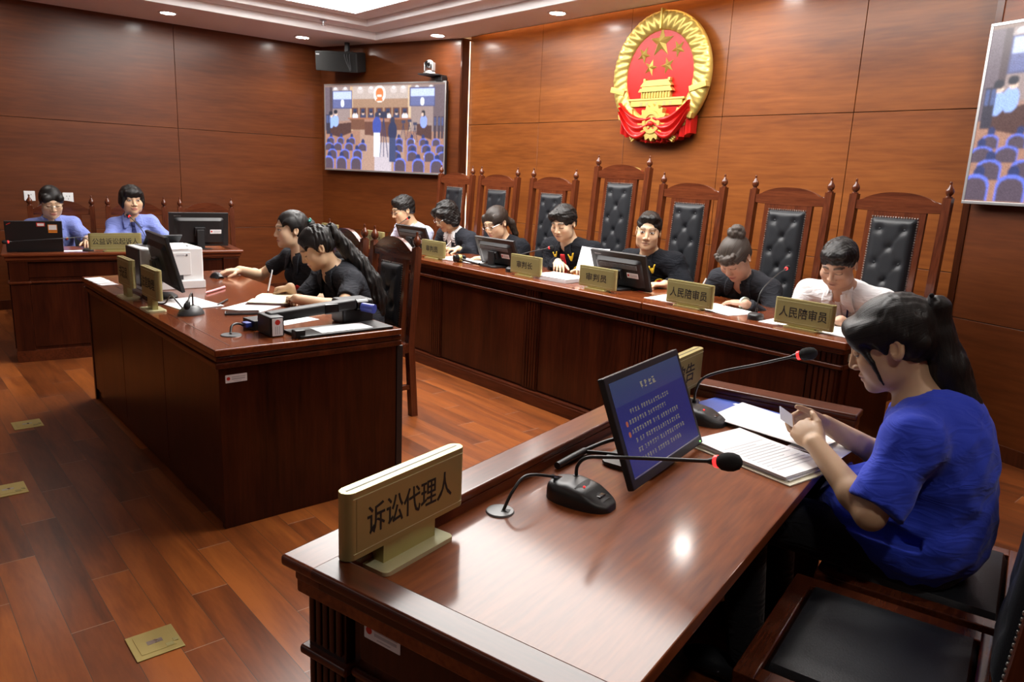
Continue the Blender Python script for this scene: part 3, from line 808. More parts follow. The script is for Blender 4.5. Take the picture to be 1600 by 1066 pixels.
gooseneck('prosecutors microphone lying low with its neck stretched left across the laptop', b, rz,
          place_neck(b, rz, [pd(.19, 1.05, .785), pd(.19, 1.05, .83), pd(.16, 1.09, .862), pd(.07, 1.21, .866), pd(.03, 1.40, .858), pd(.015, 1.53, .85)]), RZ(-rz) @ (pd(.0, 1.6, .848) - pd(.02, 1.5, .852)), r=.003, foam=(.013, .013, .018), basesc=.8)
b = pd(.24, .66, .75)
gooseneck('prosecutors microphone pointing up at the woman with the round black bob', b, rz,
          place_neck(b, rz, [pd(.24, .66, .785), pd(.24, .665, .85), pd(.27, .70, .93), pd(.32, .755, 1.0)]), RZ(-rz) @ (pd(.38, .80, 1.05) - pd(.32, .755, 1.0)), r=.003, foam=(.013, .013, .014), basesc=.8)

# --- monitors -----------------------------------------------------------------------
def raster_mesh(name, img, w, h, mat, parent, m):
    """a flat screen carrying a picture as one colour per vertex"""
    ny, nx = img.shape[:2]
    xs = np.linspace(-w / 2, w / 2, nx); zs = np.linspace(h / 2, -h / 2, ny)
    X, Z = np.meshgrid(xs, zs); co = np.stack([X, np.zeros_like(X), Z], -1).reshape(-1, 3)
    co = np.c_[co, np.ones(len(co))] @ np.array(m).T
    i = np.arange(ny * nx).reshape(ny, nx)
    q = np.stack([i[:-1, :-1], i[1:, :-1], i[1:, 1:], i[:-1, 1:]], -1).reshape(-1, 4)
    me = np_mesh(name, co[:, :3], q, np.c_[img.reshape(-1, 3), np.ones(nx * ny)], smooth=False)
    return mesh_obj(name, me, mat, parent)
def np_mesh(name, V, Q, col=None, smooth=True, strand=None):
    me = bpy.data.meshes.new(name); n = len(V); k = len(Q)
    me.vertices.add(n); me.vertices.foreach_set('co', np.ascontiguousarray(V, dtype=np.float32).ravel())
    me.loops.add(4 * k); me.loops.foreach_set('vertex_index', np.ascontiguousarray(Q, dtype=np.int32).ravel())
    me.polygons.add(k); me.polygons.foreach_set('loop_start', np.arange(0, 4 * k, 4, dtype=np.int32))
    me.update(calc_edges=True)
    me.polygons.foreach_set('use_smooth', np.full(k, smooth))
    if col is not None:
        a = me.color_attributes.new('Col', 'FLOAT_COLOR', 'POINT'); a.data.foreach_set('color', np.ascontiguousarray(col, dtype=np.float32).ravel())
    if strand is not None:
        a = me.attributes.new('strand', 'FLOAT_VECTOR', 'POINT'); a.data.foreach_set('vector', np.ascontiguousarray(strand, dtype=np.float32).ravel())
    return me
SCREEN_OFF = pmat('dark_screen', (.012, .013, .018, 1), .16)
def monitor(label, loc, rz, w=.43, h=.27, tilt=15, z0=.06, stand=True, text=None, img=None, stick=True, vents=True, th=.018, smat=None, logo_l=True):
    """local: screen faces -Y, back is +Y; z0 = height of the lower edge above the table"""
    t = thing('computer_monitor', label, 'monitor', loc, rz)
    m = T(0, 0, z0) @ RX(-radians(tilt))
    hs = MB(m).box((-w / 2, -th / 2, 0), (w / 2, th / 2, h), .004, 2)
    hs.grid(lambda u, v: Vector((-w * .42 + w * .84 * u, th / 2 + .022 * (min(1, min(u, 1 - u) / .06) * min(1, min(v, 1 - v) / .1)) - .001, h * .06 + h * .8 * v)), 24, 20)
    hs = hs.build('housing', BLACK, t)
    bz = .017
    if img is None:
        MB(m).box((-w / 2 + bz, -th / 2 - .0006, bz * 1.3), (w / 2 - bz, -th / 2 + .001, h - bz)).build('screen', SCREEN_OFF, hs)
    else:
        raster_mesh('screen', img, w - 2 * bz, h - bz * 2.3, smat, hs, m @ T(0, -th / 2 - .0006, h / 2 + bz * .15))
    if vents:
        v = MB(m)
        for i in range(34): v.box((-w * .36 + w * .72 * i / 34, th / 2 + .0195, h * .62), (-w * .36 + w * .72 * (i + .55) / 34, th / 2 + .0235, h * .74))
        tag(v.build('vent_slots', GREY, hs), kind='stuff')
    if text:
        lettering(text, .05, .008, SILVER, hs, m @ T(w * .36, th / 2 + .0004, h * .91) @ RZ(pi) @ RX(pi / 2), .0004, 'brand_lettering')
    if stick:
        asset_label(hs, m @ T(-w * .27, th / 2 + .0225, h * .46) @ RZ(pi) @ RX(pi / 2), 'asset_label')
    if stand:
        yc = th / 2 + .034 + (h * .47 + .0) * math.tan(radians(tilt))
        MB().box((-.028, yc, .008), (.028, yc + .025, z0 + h * .5), .006).build('stand_column', BLACK, t)
        MB(m).box((-.04, th / 2 + .012, h * .34), (.04, th / 2 + .045, h * .6), .006).build('hinge_block', BLACK, t)
        MB().prism(rrect(.17, .15, .03, 6), 0, .012, T(0, yc - .01, 0), .004).build('stand_base', BLACK, t)
    return t
for lb, x, y, rz, h, tl, z0 in (('black monitor on the bench between the man with glasses and the woman in the suit', -5.14, 3.46, 180, .205, 22, .012),
                                ('black monitor on the bench behind the gavel, in front of the bespectacled judge', -4.06, 3.45, 180, .21, 22, .006),
                                ('large black bench monitor, seen from behind, before the man looking at the camera', -2.93, 3.47, 180, .232, 20, .003)):
    monitor(lb, (x, y, BZ), radians(rz), .43, h, tl, z0, text='lenovo')
monitor('tall black monitor on the clerk desk, seen from its back beside the printer', (-4.06, 1.21, CDZ), radians(180 - 4), .44, .285, 14, .05, text=None, vents=False, stick=False)
pm = pd(.27, .28, .75)
monitor('black monitor on the prosecutors desk, in front of the empty chair', pm, PANG + pi / 2, .44, .27, 10, .03, text='lenovo', vents=False)

class Img:
    """a tiny painter for the pictures shown on the screens"""
    def __init__(s, w, h, bg): s.a = np.zeros((h, w, 3)) + np.array(srgb(*bg)[:3]); s.Y, s.X = np.mgrid[0:h, 0:w]; s.w, s.h = w, h
    def rect(s, x0, y0, x1, y1, c, al=1): m = (s.X >= x0) & (s.X < x1) & (s.Y >= y0) & (s.Y < y1); s.mix(m, c, al)
    def ell(s, cx, cy, rx, ry, c, al=1): m = ((s.X - cx) / rx) ** 2 + ((s.Y - cy) / ry) ** 2 < 1; s.mix(m, c, al)
    def poly(s, P, c, al=1):
        m = np.zeros(s.X.shape, bool); n = len(P)
        for i in range(n):
            (x0, y0), (x1, y1) = P[i], P[(i + 1) % n]
            if y0 == y1: continue
            k = ((s.Y >= min(y0, y1)) & (s.Y < max(y0, y1))); xx = x0 + (s.Y - y0) * (x1 - x0) / (y1 - y0)
            m ^= k & (s.X > xx)
        s.mix(m, c, al)
    def mix(s, m, c, al): s.a[m] = s.a[m] * (1 - al) + np.array(srgb(*c)[:3]) * al
    def line(s, x0, y0, x1, y1, wd, c):
        d = math.hypot(x1 - x0, y1 - y0); nx, ny = -(y1 - y0) / d * wd / 2, (x1 - x0) / d * wd / 2
        s.poly([(x0 + nx, y0 + ny), (x1 + nx, y1 + ny), (x1 - nx, y1 - ny), (x0 - nx, y0 - ny)], c)
# document shown on the near monitor: pale lines of print on blue
im = Img(260, 200, (30, 36, 84))
for y in range(200): im.rect(0, y, 260, y + 1, (46 - y * .06, 58 - y * .12, 88 + y * .12))
im.rect(0, 52, 260, 200, (27, 32, 92), .75)
rs = random.Random(3)
def glyph_row(x, y, n, hgt, c, gap=()):
    for i in range(n):
        if i in gap: x += hgt * .5; continue
        for k in range(5):
            if rs.random() < .75: im.rect(x + rs.random() * hgt * .2, y + k * hgt / 5, x + hgt * (.5 + .35 * rs.random()), y + k * hgt / 5 + max(1, hgt / 8), c, .8)
        im.rect(x + hgt * .3, y, x + hgt * .3 + 1.5, y + hgt, c, .7); x += hgt
glyph_row(96, 22, 4, 15, (150, 140, 105))
for i, (x, n, gp) in enumerate(((40, 17, (4,)), (30, 16, (7,)), (30, 21, (8, 12)), (36, 20, (1, 4)), (36, 21, (2, 9)), (40, 18, (6, 12)))):
    glyph_row(x, 66 + i * 20, n, 9, (128, 122, 98), gp)
for y in (86, 108): im.ell(22, y + 5, 4, 6, (150, 80, 50))
SCR = vcol_mat('lit_screen', .25, emit=1.5)
SCRN = vcol_mat('lit_document_screen', .25, emit=.75)
pm = nd(.335, .95, .715)
o = monitor('black monitor on the near desk showing a dark blue page of text', pm, NANG + pi / 2, .435, .273, 22, .014, stick=False, img=im.a, smat=SCRN, vents=False)
mm = T(0, 0, .014) @ RX(-radians(22))
k_ = [c for c in o.children if c.name.startswith('housing')][0]
MB(mm).box((-.2, -.0105, .0235), (.2, -.0088, .026)).build('bezel_strip', SILVER, k_)
MB(mm).box((.196, -.0105, .008), (.2, -.0088, .011)).build('power_light', pmat('green_led', (.1, .5, .1, 1), .4, emit=(.3, 1, .2, 1), estr=2), k_)

# --- laptop on the prosecutors' desk --------------------------------------------------
t = thing('laptop', 'black laptop with two stickers on its lid at the left picture edge', 'laptop', pd(.24, 1.385, .75), PANG + pi / 2)
MB().box((-.17, -.12, .0), (.17, .12, .022), .005).build('keyboard_base', BLACK, t)
ml = T(0, .12, .02) @ RX(-radians(14))
lid = MB(ml).box((-.17, -.004, 0), (.17, .008, .225), .005).build('lid', BLACK, t)
MB(ml).box((-.155, -.0048, .015), (.155, -.0035, .21)).build('screen', SCREEN_OFF, lid)
def onlid(x, z): return ml @ T(x, .008, z) @ RZ(pi) @ RX(pi / 2)
a = MB(onlid(-.042, .2)).prism(rrect(.05, .028, .002), 0, .0006).build('sticker', REDT, lid)
MB(onlid(-.042, .2)).box((-.02, -.009, .0006), (.02, .009, .001)).build('sticker_print', PAPER, a)
a = MB(onlid(-.112, .178)).prism(rrect(.056, .046, .002), 0, .0006).build('sticker', ORANGE, lid)
MB(onlid(-.112, .178)).box((-.024, -.016, .0006), (.024, .019, .001)).build('sticker_print', PAPER, a)
a = MB(onlid(-.112, .146)).prism(rrect(.054, .012, .001), 0, .0006).build('sticker', ORANGE, lid)
MB(onlid(.145, .206) @ RZ(.5)).box((-.014, -.002, 0), (.014, .002, .0006)).build('lid_logo', REDT, lid)
# --- white printer on the clerk desk ---------------------------------------------------
PRW = pmat('printer_white', (.78, .79, .79, 1), .35)
t = thing('printer', 'white laser printer with dark side on the clerk desk', 'printer', (-4.42, 1.285, CDZ), radians(0))
t.scale = (.78, .86, 1)
mb = MB().box((-.165, -.19, .012), (.165, .19, .225), .012, 3)
b_ = mb.build('body', PRW, t)
MB().box((-.172, -.197, .02), (.15, -.186, .222), .012, 3).build('side_cover', DGREY, t)
MB().box((-.168, -.19, .0), (.20, .19, .045), .006).build('paper_tray', PRW, t)
MB().box((.160, -.135, .075), (.173, .11, .2), .004).build('front_door', PRW, t)
MB().box((.160, -.08, .05), (.170, .06, .075), .002).build('tray_slot', DGREY, t)
MB(T(-.02, 0, .225)).prism([(-.12, -.15), (.11, -.12), (.11, .12), (-.12, .15)], -.004, .004).build('output_recess', GREY, t)
MB(T(-.08, 0, .235) @ RY(radians(-28))).box((-.1, -.11, -.003), (.1, .11, .006), .003).build('output_flap', DGREY, t)
MB(T(.1, .0, .232) @ RY(radians(12))).box((-.05, -.1, -.002), (.07, .1, .002)).build('output_sheet', PAPER, t)
MB().ell((.175, .085, .185), (.002, .006, .006)).build('logo', GREY, t)
MB().box((.1735, .02, .182), (.1745, .07, .188)).build('brand_print', PAPERG, t)
# sheets stacked in the tray left of the printer
for i in range(4):
    tag(MB(T(-4.84 + i * .085, 1.01 + .004 * i, CDZ + .0008 + .0 * i) @ RZ(.15)).box((-.035, -.045, 0), (.035, .045, .0016)).build('paper_slip', PAPER), ('white paper slip on the clerk desk at its far left corner', 'white paper slip, second from the far left corner of the clerk desk', 'white paper slip, third from the far left corner of the clerk desk', 'white paper slip on the clerk desk closest to the first nameplate')[i], 'paper', 'paper slips at the clerk desk edge')

# --- papers, books, pens ------------------------------------------------------------------
def sheet(label, loc, rz, w, h, n=1, mat=None, group=None, th=.0009, jitter=.0, name='paper_sheet', lines=0, curl=0.0):
    mb = MB(T(*loc) @ RZ(rz)); rr = random.Random(hash(label) % 1000 if False else len(label))
    for i in range(n):
        dx, dy, da = (rr.uniform(-1, 1) * jitter, rr.uniform(-1, 1) * jitter, rr.uniform(-1, 1) * jitter * 2)
        z = .0006 + i * th
        mm_ = T(dx, dy, z) @ RZ(da)
        mb.grid(lambda u, v: mm_ @ Vector(((u - .5) * w, (v - .5) * h, curl * max(0, u + v - 1.3) ** 2 * 4)), 10, 10, thick=(0, 0, th * .9))
    if n == 1 or not lines: o = mb.build(name, mat or PAPER)
    else: o = mb.build(name, mat or PAPER)
    tag(o, label, 'paper', group)
    if lines:
        z = .0008 + n * th + .0003
        b = MB(T(*loc) @ RZ(rz) @ T(0, 0, z))
        for i in range(lines):
            y = h * .42 - i * h * .84 / lines
            ln = w * (.36 if i % 5 else .2)
            b.box((-w * .38, y, 0), (ln, y + h * .011, .0004))
        b.build('printed_lines', PAPERG, o)
    return o
def pen(label, a, b, mat, tipm, r=.0045, name='pen', up=None):
    a = Vector(a); b = Vector(b); d = b - a; t = thing(name, label, 'pen', a)
    q = d.to_track_quat('Z', 'Y').to_matrix().to_4x4(); L_ = d.length
    MB(q).lathe([(0, .012), (r * .8, .012), (r, .02), (r, L_ - .004), (r * .6, L_), (0, L_)], 14).build('barrel', mat, t)
    MB(q).lathe([(0, 0), (.0008, 0), (r * .8, .013), (0, .013)], 14).build('tip', tipm, t)
    MB(q).box((-.0012, r, L_ - .045), (.0012, r + .002, L_ - .004)).build('clip', tipm, t)
    return t
# clerk desk
sheet('stack of white printed sheets under the small microphone cable on the clerk desk', (-3.80, 1.20, CDZ), radians(8), .30, .21, 5, jitter=.003, lines=0)
sheet('loose white sheet beside the open notebook on the clerk desk', (-3.60, 1.47, CDZ), radians(-55), .30, .21, 2, jitter=.004)
t = thing('notebook', 'open notebook with cream pages and dark cover under the writing hand', 'notebook', (-3.70, 1.60, CDZ + .0035), radians(-38))
MB().box((-.15, -.105, 0), (.15, .105, .004), .001).build('cover', NOTEB, t)
for s in (-1, 1):
    MB().grid(lambda u, v: Vector((s * (.003 + .14 * u), (v - .5) * .2, .0045 + .011 * (1 - (1 - u) ** 6) * (1 - .35 * u))), 14, 8, thick=(0, 0, -.003)).build('page_block', CREAM, t)
sheet('white note sheet lying behind the document camera on the clerk desk', (-3.19, 1.46, CDZ), radians(15), .15, .2, 1)
pen('black pen lying on the clerk desk beside the stack of sheets', (-3.66, 1.285, CDZ + .006), (-3.81, 1.40, CDZ + .006), BLACK, CHROME)
pen('pink pen lying on the clerk desk near the mouse', (-4.05, 1.37, CDZ + .008), (-4.20, 1.53, CDZ + .008), PINK, PINK, .006)
t = thing('smartphone', 'dark smartphone lying on the clerk desk near the document camera', 'phone', (-3.44, 1.33, CDZ), radians(68))
MB().prism(rrect(.155, .076, .01, 5), 0, .009, None, .002).build('case', DGREY, t)
MB().prism(rrect(.145, .068, .006, 5), .009, .0096).build('screen', BLACKG, t)
t = thing('computer_mouse', 'black computer mouse under the hand of the left clerk', 'mouse', (-4.62, 1.635, CDZ), radians(100))
MB().grid(lambda u, v: Vector(((v - .5) * .06 * (sin(pi * min(1, .12 + u * .8)) ** .35), (u - .5) * .1, .034 * max(0, sin(pi * (.06 + .88 * u))) ** .6 * max(0, 1 - abs(2 * v - 1) ** 3))), 20, 14, thick=(0, 0, -.002)).build('shell', BLACK, t)
MB().cyl((-.004, -.028, .027), (.004, -.028, .027), .006).build('scroll_wheel', GREY, t)
# document camera lying folded
t = thing('document_camera', 'black folded document camera with arm and paper stage on the clerk desk corner', 'document camera', (-2.95, 1.42, CDZ), 0)
MB().box((-.02, -.1, 0), (.145, .345, .012), .004).build('stage', BLACK, t)
MB().box((.015, .005, .0125), (.13, .25, .0135)).build('stage_paper', PAPER, t)
MB().box((-.075, -.19, 0), (.06, -.128, .085), .008).build('column', BLACK, t)
a = MB().box((.0605, -.182, .006), (.0625, -.137, .078)).build('column_label', PAPER, t)
MB(T(.0625, -.159, .062) @ RY(pi / 2)).lathe([(0, 0), (.011, 0), (.011, .0008), (0, .0008)], 18).build('seal_print', REDT, a)
MB().box((.0625, -.170, .012), (.063, -.167, .046)).box((.0625, -.162, .012), (.063, -.159, .046)).box((.0625, -.153, .012), (.063, -.150, .046)).build('line_print', PAPERG, a)
MB().box((.09, -.115, 0), (.135, -.07, .035), .006).build('lamp_block', BLACK, t)
MB(T(-.02, -.13, .07) @ RX(radians(4))).box((-.028, -.04, -.02), (.028, .37, .025), .01, 3).build('arm', BLACK, t)
MB(T(-.02, .1, .085)).box((-.033, -.02, -.022), (.033, .05, .024), .008).build('arm_joint', BLACKG, t)
MB(T(-.09, .26, .04)).box((-.06, -.07, -.04), (.06, .09, .07), .014, 3).build('head', BLACK, t)
MB().cyl((-.02, .245, .09), (-.02, .30, .09), .026, .026, 24).build('arm_end', BLACKG, t)
MB().cyl((.0, .27, .082), (.055, .30, .078), .02, .021, 24).build('focus_knob', pmat('blue_knob', (.06, .08, .36, 1), .3), t)
t = thing('connection_box', 'small flat black box with blue plug behind the document camera', 'box', (-3.09, 1.28, CDZ), radians(4))
MB().box((-.07, -.055, 0), (.04, .07, .042), .003).build('case', BLACK, t)
MB().box((-.02, -.085, .012), (.022, -.055, .034), .003).build('video_plug', BLUEC, t)
MB().tube(bez([(0, -.085, .022), (.015, -.12, .035), (.03, -.15, .03), (.05, -.165, .006), (.06, -.17, .004)], 8), .005).build('cable', BLACK, t)
MB().lathe([(0, .004), (.04, .004), (.043, 0), (0, 0)], 24, T(.065, -.17, 0)).build('grommet_cap', DGREY, t)
tag(MB().tube(bez([(-3.55, 1.10, CDZ + .02), (-3.60, 1.07, CDZ + .075), (-3.68, 1.08, CDZ + .07), (-3.76, 1.08, CDZ + .02), (-3.85, 1.06, CDZ + .006)], 10), .0035).build('microphone_cable', BLACK), 'black cable looping from the small clerk desk microphone', 'cable')
# bench papers, gavel
sheet('spread white pages on the bench under the hands of the bespectacled judge', (-4.44, 3.40, BZ), radians(10), .42, .2, 4, jitter=.006)
sheet('thick open case file under the hand of the presiding judge', (-3.37, 3.36, BZ), radians(4), .30, .23, 16, jitter=.004, th=.0016)
sheet('white sheet on the bench right of the large monitor', (-2.53, 3.42, BZ), radians(5), .2, .27, 2)
sheet('papers under the writing hands of the woman with the bun', (-2.17, 3.36, BZ), radians(-12), .29, .2, 5, jitter=.008)
sheet('white sheet under the rightmost nameplate of the bench', (-1.66, 3.36, BZ), radians(2), .44, .24, 2)
sheet('white sheet on the bench before the man with glasses', (-5.62, 3.50, BZ), radians(2), .3, .21, 2)
for rx_, ry_, rz_, pos, lb in ((62, 8, 20, (-3.25, 3.53, .93), 'white page raised and turned by the presiding judge'),):
    mb = MB(T(*pos) @ RZ(radians(rz_)) @ RX(radians(rx_)) @ RY(radians(ry_)))
    mb.grid(lambda u, v: Vector(((u - .5) * .19, (v - .5) * .165, .04 * (u - .3) ** 2)), 12, 12, thick=(0, 0, .0008))
    tag(mb.build('turned_page', PAPER), lb, 'paper')
t = thing('gavel', 'dark wooden gavel with brass band lying on the bench', 'gavel', (-4.32, 3.30, BZ), radians(-8))
MB(T(-.05, 0, .028) @ RY(radians(12)) @ RX(pi / 2)).lathe([(0, -.045), (.022, -.045), (.026, -.04), (.024, -.028), (.027, -.02), (.027, .02), (.024, .028), (.026, .04), (.022, .045), (0, .045)], 24).build('head', BLACKG, t)
MB(T(-.05, 0, .028) @ RX(pi / 2)).lathe([(.0275, -.012), (.0285, -.010), (.0285, .010), (.0275, .012)], 24).build('band', BRASS, t)
MB().tube([(-.03, .005, .026), (.05, .012, .018), (.19, .03, .012)], [.007, .008, .010], 12).build('handle', BLACKG, t)
# prosecutors' desk
sheet('white papers under the hand of the prosecutor with glasses', pd(.22, 1.22, .75), PANG + .1, .21, .28, 3, jitter=.004)
sheet('white papers on the prosecutors desk right of the long nameplate', pd(.24, .70, .75), PANG, .21, .28, 8, jitter=.004)
# near desk
def booklet(name, label, v, u, rz, w, h, th, mat, cat, z=.715):
    t = thing(name, label, cat, nd(v, u, z), NANG + rz)
    MB().box((-w / 2, -h / 2, 0), (w / 2, h / 2, th), .001).build('page_block', PAPER, t)
    MB().box((-w / 2 - .002, -h / 2 - .002, th), (w / 2 + .002, h / 2 + .002, th + .0015), .0005).build('cover', mat, t)
    return t
b = booklet('booklet', 'blue-covered booklet lying beneath loose pages at the far end of the near desk', .325, 1.545, radians(-14), .30, .21, .008, BLUEP, 'booklet')
c_ = [q for q in b.children if q.name.startswith('cover')][0]
m = MB(T(-.02, .03, .0096))
for i in range(5): m.box((-.05 + i * .02, .03, 0), (-.036 + i * .02, .048, .0004))
m.box((-.03, .0, 0), (.045, .005, .0004)).box((-.03, -.015, 0), (.03, -.011, .0004))
m.build('cover_print', PAPER, c_)
tag(MB(T(*nd(.455, 1.475, .7265)) @ RZ(NANG - radians(14))).grid(lambda u, v: Vector(((u - .5) * .36, (v - .5) * .20, .003 + .02 * max(0, v - .35) * max(0, .75 - u))), 14, 10, thick=(0, 0, -.0018)).build('loose_pages', PAPER), 'loose white pages covering half of the blue booklet', 'paper')
t = thing('case_folder', 'pale case folder under a stack of printed pages before the woman in blue', 'folder', nd(.49, 1.215, .715), NANG + radians(-19))
MB().box((-.165, -.115, 0), (.17, .115, .004), .001).build('cover', CREAM, t)
rr = random.Random(5)
pg = MB()
for i in range(6):
    mm_ = T(rr.uniform(-.006, .006), rr.uniform(-.004, .004), .0045 + i * .0022) @ RZ(rr.uniform(-.02, .02))
    pg.grid(lambda u, v: mm_ @ Vector(((u - .5) * .30, (v - .5) * .205, .010 * max(0, .35 - u) * (i / 5.))), 12, 8, thick=(0, 0, .0019))
pg = pg.build('printed_pages', PAPER, t)
ln = MB(T(0, 0, .0178))
for i in range(17):
    x = -.13 + i * .015
    ln.box((x, -.085, 0), (x + .0022, .08 if i % 6 else .03, .0003))
ln.build('printed_lines', pmat('faint_print', (.66, .66, .69, 1), .8), pg)
t2 = MB(T(*nd(.61, 1.43, .7155)) @ RZ(NANG + radians(-8))).grid(lambda u, v: Vector(((u - .5) * .14, (v - .5) * .2, .003 - .025 * max(0, u - .7) ** 1.5)), 12, 8, thick=(0, 0, .0015)).build('map_sheet', PAPER)
tag(t2, 'white sheet with small black marks hanging over the near desk edge, beyond the hands', 'paper')
m = MB(T(*nd(.61, 1.43, .7187)) @ RZ(NANG + radians(-8))).box((-.02, -.06, 0), (-.008, -.04, .0004)).box((-.012, -.02, 0), (.002, -.006, .0004)).box((.012, -.028, 0), (.02, -.012, .0004))
m.build('printed_marks', INK, t2)
t = thing('cable_grommet', 'round grey cable grommet in the near desk with a cable coming out', 'grommet', nd(.146, .473, .715))
MB().lathe([(0, .0045), (.026, .0045), (.030, .004), (.032, 0), (0, 0)], 40).build('cap', GREY, t)
MB(RZ(.6)).box((.004, -.008, .004), (.022, .008, .0052)).build('slot', INK, t)
MB().tube(bez([RZ(0) @ Vector((.006, .004, .004)), (nd(.16, .50, .76) - nd(.146, .473, .715)), (nd(.165, .545, .782) - nd(.146, .473, .715)), (nd(.19, .615, .765) - nd(.146, .473, .715)), (nd(.2, .66, .745) - nd(.146, .473, .715)) ], 10), .0036).build('cable', BLACK, t)
q_ = nd(.19, .615, .765) - nd(.146, .473, .715); q2 = nd(.197, .645, .752) - nd(.146, .473, .715)
MB().cyl(q_, q2, .0055).build('plug', CHROME, t)
t = thing('power_strip', 'thick black cable connector lying along the front rim of the near desk', 'cable', nd(.11, .80, .715))
def rel(p): return p - nd(.11, .80, .715)
MB().tube([rel(nd(.115, .76, .727)), rel(nd(.115, .83, .727)), rel(nd(.115, .90, .727))], [.009, .0095, .009], 12).build('connector', BLACK, t)
MB().tube(bez([rel(nd(.115, .9, .728)), rel(nd(.14, 1.0, .735)), rel(nd(.2, 1.04, .748)), rel(nd(.27, 1.02, .75))], 8), .006).build('cable', BLACK, t)
MB().tube(bez([rel(nd(.115, .9, .724)), rel(nd(.2, .93, .728)), rel(nd(.26, .90, .735)), rel(nd(.30, .88, .735))], 8), .0055).build('cable', BLACK, t)
t = thing('card_holder', 'small dark blue box behind the far microphone on the near desk', 'box', nd(.155, 1.50, .715), NANG + .3)
MB().box((-.03, -.05, 0), (.04, .04, .024), .003).build('case', pmat('navy_plastic', (.02, .022, .06, 1), .4), t)
# --- floor boxes --------------------------------------------------------------------------
def floor_box(label, x, y, rz):
    t = thing('floor_socket', label, 'floor socket', (x, y, 0), rz, 'brass floor sockets')
    MB().box((-.07, -.068, 0), (.07, .068, .004), .0025, 2).build('plate', BRASS, t)
    l = MB().box((-.052, -.05, .004), (.048, .05, .0055), .0008).build('lid', BRASS, t)
    MB().box((-.012, -.022, .0055), (.008, .022, .0059)).build('engraving', STUD, l)
    MB().box((.028, .022, .0055), (.046, .044, .0061)).build('latch', GOLDP, l)
    MB().box((.014, .046, .0045), (.03, .06, .0062)).build('latch', GOLDP, l)
floor_box('brass floor socket nearest the camera, beside the near desk', -2.2, .545, 0)
floor_box('brass floor socket farthest away, left of the clerk desk', -4.61, .58, .0)
floor_box('brass floor socket cut by the left picture edge', -3.70, .37, .0)
# --- wall sockets -------------------------------------------------------------------------
for y, z, lb in ((1.245, 1.055, 'white wall socket, leftmost of three behind the prosecutor with glasses'), (1.375, 1.055, 'white wall socket, middle of three, half behind the prosecutor with glasses'), (1.56, 1.045, 'white wall socket, rightmost of three, right of the prosecutor with glasses')):
    t = thing('wall_socket', lb, 'wall socket', (XL, y, z), 0, 'white wall sockets')
    MB().box((-.002, -.045, -.045), (.009, .045, .045), .004).build('plate', WHITEP, t)
    b = MB()
    for yy, zz in ((-.012, .012), (.012, .012), (0, -.014)): b.box((.0085, yy - .002, zz - .006), (.0098, yy + .002, zz + .006))
    b.build('socket_slots', DGREY, t)
# --- screens on the angled walls -----------------------------------------------------------
im = Img(320, 180, (128, 110, 104)); g = im
g.rect(0, 0, 320, 130, (122, 100, 92))
for x0, x1, c in ((0, 14, (95, 82, 92)), (14, 22, (70, 55, 62)), (22, 72, (140, 122, 120)), (72, 80, (190, 160, 130)), (80, 228, (150, 118, 96)), (228, 236, (196, 170, 140)), (236, 292, (142, 122, 118)), (292, 320, (96, 80, 86))): g.rect(x0, 4, x1, 96, c)
g.rect(80, 4, 228, 30, (196, 190, 190), .5)
for x in (30, 58, 100, 130, 190, 215, 250, 285): g.ell(x, 7, 5, 2.5, (232, 234, 242), .9); g.ell(x, 12, 9, 7, (216, 206, 206), .35)
g.rect(0, 96, 320, 180, (150, 110, 92)); g.rect(100, 94, 220, 180, (160, 128, 112))
g.rect(22, 12, 78, 50, (70, 72, 110)); g.rect(24, 14, 76, 48, (176, 188, 232)); g.rect(24, 30, 76, 48, (90, 96, 140)); g.ell(50, 38, 5, 8, (235, 238, 250))
g.rect(232, 8, 296, 46, (70, 72, 110)); g.rect(235, 11, 294, 44, (178, 190, 234)); g.rect(235, 26, 294, 44, (92, 98, 142)); g.ell(264, 36, 5, 8, (235, 238, 250))
g.ell(153, 20, 16, 17, (242, 238, 232)); g.ell(153, 19, 11, 12, (205, 112, 62)); g.rect(147, 22, 159, 26, (236, 226, 210)); g.rect(144, 30, 162, 35, (208, 110, 60))
for x in (86, 108, 130, 153, 176, 198, 220):
    g.rect(x - 9, 48, x + 9, 70, (96, 58, 44)); g.rect(x - 5, 50, x + 5, 68, (44, 50, 82))
    g.ell(x, 66, 8, 7, (216, 222, 238) if x in (86, 220, 176) else (52, 58, 88)); g.ell(x, 59, 3.4, 4, (208, 178, 162)); g.ell(x, 57, 3.4, 2.5, (34, 34, 50))
g.poly([(70, 70), (232, 70), (232, 94), (70, 94)], (104, 66, 50)); g.rect(66, 69, 236, 72, (150, 96, 70))
g.poly([(12, 78), (74, 74), (74, 100), (40, 110), (12, 104)], (70, 42, 40)); g.poly([(12, 78), (74, 74), (74, 78), (30, 82), (12, 82)], (150, 116, 104))
for x, y in ((16, 66), (30, 63)):
    g.ell(x, y + 12, 9, 13, (140, 166, 226)); g.ell(x + 1, y - 4, 5, 6, (214, 184, 168)); g.ell(x, y - 7, 5.5, 5, (26, 28, 44))
for x in (3, 9): g.rect(x, 62, x + 6, 104, (44, 40, 56)); g.rect(x + 1, 64, x + 5, 80, (70, 84, 130))
g.poly([(250, 80), (288, 84), (288, 112), (250, 102)], (72, 44, 42)); g.ell(268, 76, 9, 13, (132, 150, 220)); g.ell(267, 60, 5, 7, (36, 34, 46)); g.ell(265, 62, 3, 4, (210, 180, 164))
for x in (294, 304, 312): g.rect(x, 66, x + 6, 110, (58, 46, 58)); g.rect(x + 1, 68, x + 5, 84, (64, 74, 118))
g.poly([(112, 72), (180, 76), (180, 108), (112, 104)], (92, 56, 46)); g.rect(112, 72, 180, 77, (150, 108, 92))
